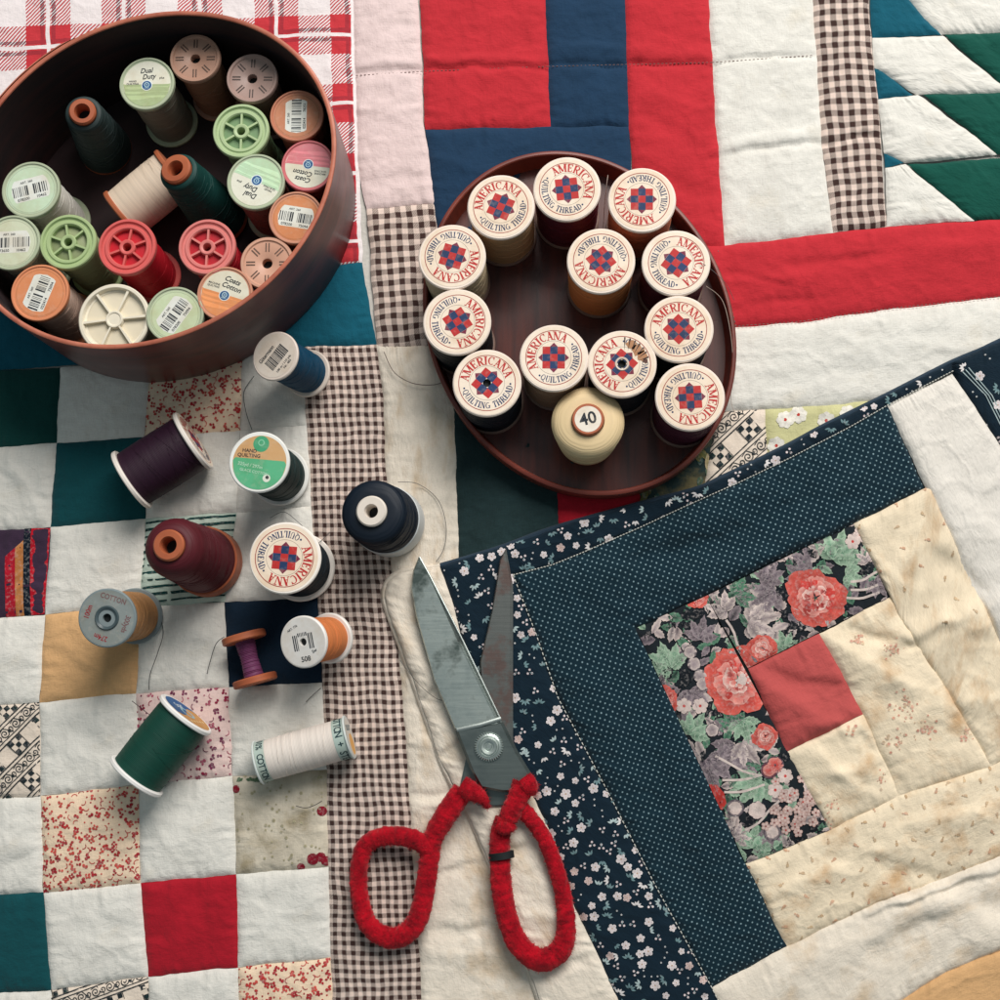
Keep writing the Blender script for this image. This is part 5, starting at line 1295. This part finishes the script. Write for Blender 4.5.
# yarn handles
def yarnmat():
    mt, t, b = nt('red_yarn'); tc = t.nodes.new('ShaderNodeTexCoord')
    n = noise(t, tc.outputs['Object'], 14, 5, .7)
    c = mixc(t, ramp(t, n, .35, .65), lin((184, 12, 32)), lin((126, 6, 22)))
    t.links.new(c, b.inputs['Base Color']); b.inputs['Roughness'].default_value = .95; b.inputs['Specular IOR Level'].default_value = .1
    b.inputs['Sheen Weight'].default_value = .5; b.inputs['Sheen Tint'].default_value = (1, .3, .3, 1)
    bp = t.nodes.new('ShaderNodeBump'); bp.inputs['Strength'].default_value = 1; bp.inputs['Distance'].default_value = .02
    t.links.new(n, bp.inputs['Height']); t.links.new(bp.outputs[0], b.inputs['Normal']); return mt
M['yarn'] = yarnmat()
def yarn(name, pts, rad, closed=False, seed=1, label=None):
    """pts (px,py,z mm); rad in mm, thick yarn wrapping with lumps and stray fibres"""
    rs = random.Random(seed); ctrl = [tuple(P(x, y, z)) for x, y, z in pts]
    c_ = spline(ctrl, 26, closed); rr = spline([(r * .94, 0, 0) for r in rad], 26, closed)
    mb = MB(); n = 26; vs = []; fs = []; L = len(c_); acc = 0; fib = []
    for i, p in enumerate(c_):
        a = c_[(i - 1) % L] if closed or i > 0 else p; b = c_[(i + 1) % L] if closed or i < L - 1 else p
        t = (b - a).normalized(); s = t.cross(Vector((0, 0, 1))).normalized(); w = s.cross(t); r = rr[i].x
        if i: acc += (p - c_[i - 1]).length
        for k in range(n):
            q = math.tau * k / n
            lump = .09 * math.sin(acc * 2.3 + q * 1.0 + .8 * math.sin(acc * .31)) + .45 * float(pn(acc / 3.2 + seed * 9, q * 1.3, seed)) + rs.uniform(-.12, .12)
            rad_ = r + lump; v = p + s * (rad_ * math.cos(q)) + w * (rad_ * .8 * math.sin(q)); vs.append(v)
            if rs.random() < .30: fib.append((v, (v - p).normalized(), t))
    for i in range(L if closed else L - 1):
        for k in range(n): fs.append((i * n + k, i * n + (k + 1) % n, ((i + 1) % L) * n + (k + 1) % n, ((i + 1) % L) * n + k))
    if not closed: fs.append(tuple(range(n))); fs.append(tuple(reversed([(L - 1) * n + k for k in range(n)])))
    mb.add(vs, fs)
    for v, nr, t in fib:
        ln = rs.uniform(.5, 1.7); dr = (nr * .8 + t * rs.uniform(-1, 1) + Vector((rs.uniform(-.6, .6), rs.uniform(-.6, .6), rs.uniform(-.3, .5)))).normalized(); sd = dr.cross(nr + Vector((.1, .2, .3))).normalized() * .07
        m1 = v + dr * ln * .6 + t * rs.uniform(-.3, .3); mb.add([v - sd, v + sd, m1 + sd, m1 - sd, v + dr * ln + nr * rs.uniform(-.4, .3)], [(0, 1, 2, 3), (3, 2, 4)])
    o = mb.obj(name, sci, M['yarn'], world=True, angle=180)
    if label: o['label'] = label
    return o
yarn('handle_grip', [(463, 790, 12), (446, 815, 12), (433, 838, 11), (429, 862, 11), (425, 890, 10.5), (418, 918, 10), (404, 935, 9.5), (386, 937, 9.5), (368, 924, 9.5), (360, 898, 9.5), (359, 868, 9.5), (366, 845, 10), (386, 836, 10.5), (410, 838, 12), (425, 846, 12), (433, 856, 11.5)],
     [5.2, 5.4, 4.9, 4.8, 4.8, 5.0, 5.0, 4.9, 4.6, 4.3, 4.2, 4.2, 4.4, 4.5, 4.4, 3.4], seed=1, label='small left finger loop')
yarn('yarn_wrap', [(462, 786, 14), (474, 793, 15), (483, 799, 14.5), (488, 808, 13)], [5.2, 4.4, 2.8, 1.1], seed=5)
yarn('handle_grip', [(505, 818, 12), (500, 836, 12), (500, 862, 12), (502, 890, 12), (508, 920, 12), (520, 946, 12), (540, 960, 12), (560, 950, 12), (566, 930, 12), (564, 900, 12), (556, 868, 12), (544, 838, 12), (530, 818, 12.5), (518, 806, 13), (510, 808, 13)],
     [4.6, 4.8, 4.9, 5.0, 5.0, 5.2, 5.4, 5.2, 4.6, 4.1, 3.9, 3.8, 3.8, 4.0, 3.4], seed=2, label='long right finger loop')
yarn('yarn_wrap', [(524, 783, 15), (517, 800, 15), (509, 816, 15), (501, 828, 13.5)], [5.6, 5.0, 4.8, 3.2], seed=3)
yarn('yarn_wrap', [(523, 779, 16), (528, 786, 16.5), (528, 794, 15)], [4.4, 4.8, 3.6], seed=6)
yarn('yarn_wrap', [(498, 826, 15), (506, 828, 16.4), (512, 823, 15)], [3.0, 3.4, 2.6], seed=7)
mb = MB(); pA, pB = P(501, 852, 12), P(502, 859, 12)
tube(mb, [pA, pB], 5.75, 26, flat=.86); mb.obj('dark_band', sci, M['dark'], world=True)
# ------------------------------------------------------------------ loose threads
def strand(pts, label, col=(40, 44, 48), r=.17, z=5.6):
    p = [tuple(P(q[0], q[1], q[2] if len(q) > 2 else z)) for q in pts]; c_ = spline(p, 10); o = Vector(p[0])
    root = empty('loose_thread', p[0]); bpy.context.view_layer.update(); root_m = root
    mb = MB(); tube(mb, c_, r, 6)
    COL.objects.unlink(root); bpy.data.objects.remove(root)
    for i, v in enumerate(mb.v): mb.v[i] = (v[0] - o.x, v[1] - o.y, v[2] - o.z)
    ob = mb.obj('loose_thread', None, pl(col, .7)); ob.location = o * U; tag(ob, label, 'thread'); return ob
strand([(160, 616), (163, 634), (157, 655), (150, 675), (149, 690)], 'dark thread trailing down from the grey faced spool', z=5.2)
strand([(224, 637, 12), (216, 644), (210, 662), (207, 674)], 'dark thread curling off the wooden bobbin', z=5.4)
strand([(384, 352), (394, 372), (412, 383), (432, 385), (444, 382)], 'thin brown thread arching left of the tray', (90, 70, 66))
strand([(398, 482, 12), (418, 484), (438, 500), (446, 525), (444, 548), (436, 562)], 'thin grey thread looping beside the navy cone', (120, 116, 110))
strand([(254, 376), (244, 392), (246, 412), (252, 430)], 'dark thread between the teal spool and the green labelled spool', (40, 60, 62))
strand([(132, 701), (146, 712), (156, 720)], 'short dark thread end poking out above the green spool', (60, 50, 54))
strand([(306, 702), (312, 696), (321, 688)], 'tiny clipped thread end on the white square right of the bobbin', (60, 60, 60), z=5.2)
strand([(296, 806), (306, 808), (315, 805), (322, 801)], 'wavy dark thread on the mottled square', (60, 60, 62))
strand([(706, 286, 20), (722, 300, 17), (730, 330, 17), (733, 365, 14), (731, 400, 9), (738, 420, 6)], 'fine pale thread hanging over the right rim of the tray', (190, 170, 156), r=.13)
strand([(700, 262, 46), (712, 270, 40), (726, 284, 20), (734, 300, 10)], 'fine grey thread running off the maroon spool at the rim', (130, 124, 124), r=.12)
strand([(608, 175, 40), (606, 190, 36), (604, 214, 20), (603, 232, 10)], 'pale thread between the two topmost spools', (220, 200, 188), r=.15)
strand([(330, 532), (322, 540), (312, 548, 30)], 'dark thread end over the edge of the star labelled spool', (40, 40, 44), r=.14)
strand([(400, 660), (412, 676), (425, 690), (440, 700), (452, 698)], 'hair thin dark thread curving left of the scissor blade', (90, 86, 84), r=.13, z=9.6)
strand([(270, 518), (284, 512), (298, 522), (306, 530)], 'thin dark thread above the star labelled spool', (70, 74, 76), r=.13)
# ------------------------------------------------------------------ light
w = bpy.data.worlds.new('World'); sc.world = w; w.use_nodes = True; t = w.node_tree; bg = t.nodes['Background']
tc = t.nodes.new('ShaderNodeTexCoord'); sp = t.nodes.new('ShaderNodeSeparateXYZ'); t.links.new(tc.outputs['Generated'], sp.inputs[0])
mr = t.nodes.new('ShaderNodeMapRange'); mr.inputs[1].default_value = -.2; mr.inputs[2].default_value = 1; t.links.new(sp.outputs[2], mr.inputs[0])
cr = mixc(t, E(t, mr.outputs[0]), (.13, .205, .225), (.38, .44, .465)); t.links.new(cr, bg.inputs[0]); bg.inputs[1].default_value = .58
def area(name, loc, target, size, power, col):
    L = bpy.data.lights.new(name, 'AREA'); L.shape = 'RECTANGLE'; L.size, L.size_y = size; L.energy = power; L.color = col
    o = bpy.data.objects.new(name, L); COL.objects.link(o); o.location = loc
    o.rotation_euler = (Vector(target) - Vector(loc)).to_track_quat('-Z', 'Y').to_euler(); return o
area('window_light', (4.8, 13.3, 14.1), (0.2, 1.0, 0), (12.0, 10.0), 4900, (1, .95, .905))
vs = sc.view_settings; vs.view_transform = 'Standard'; vs.look = 'None'; vs.exposure = 0; vs.gamma = 1
sc.render.engine = 'CYCLES'
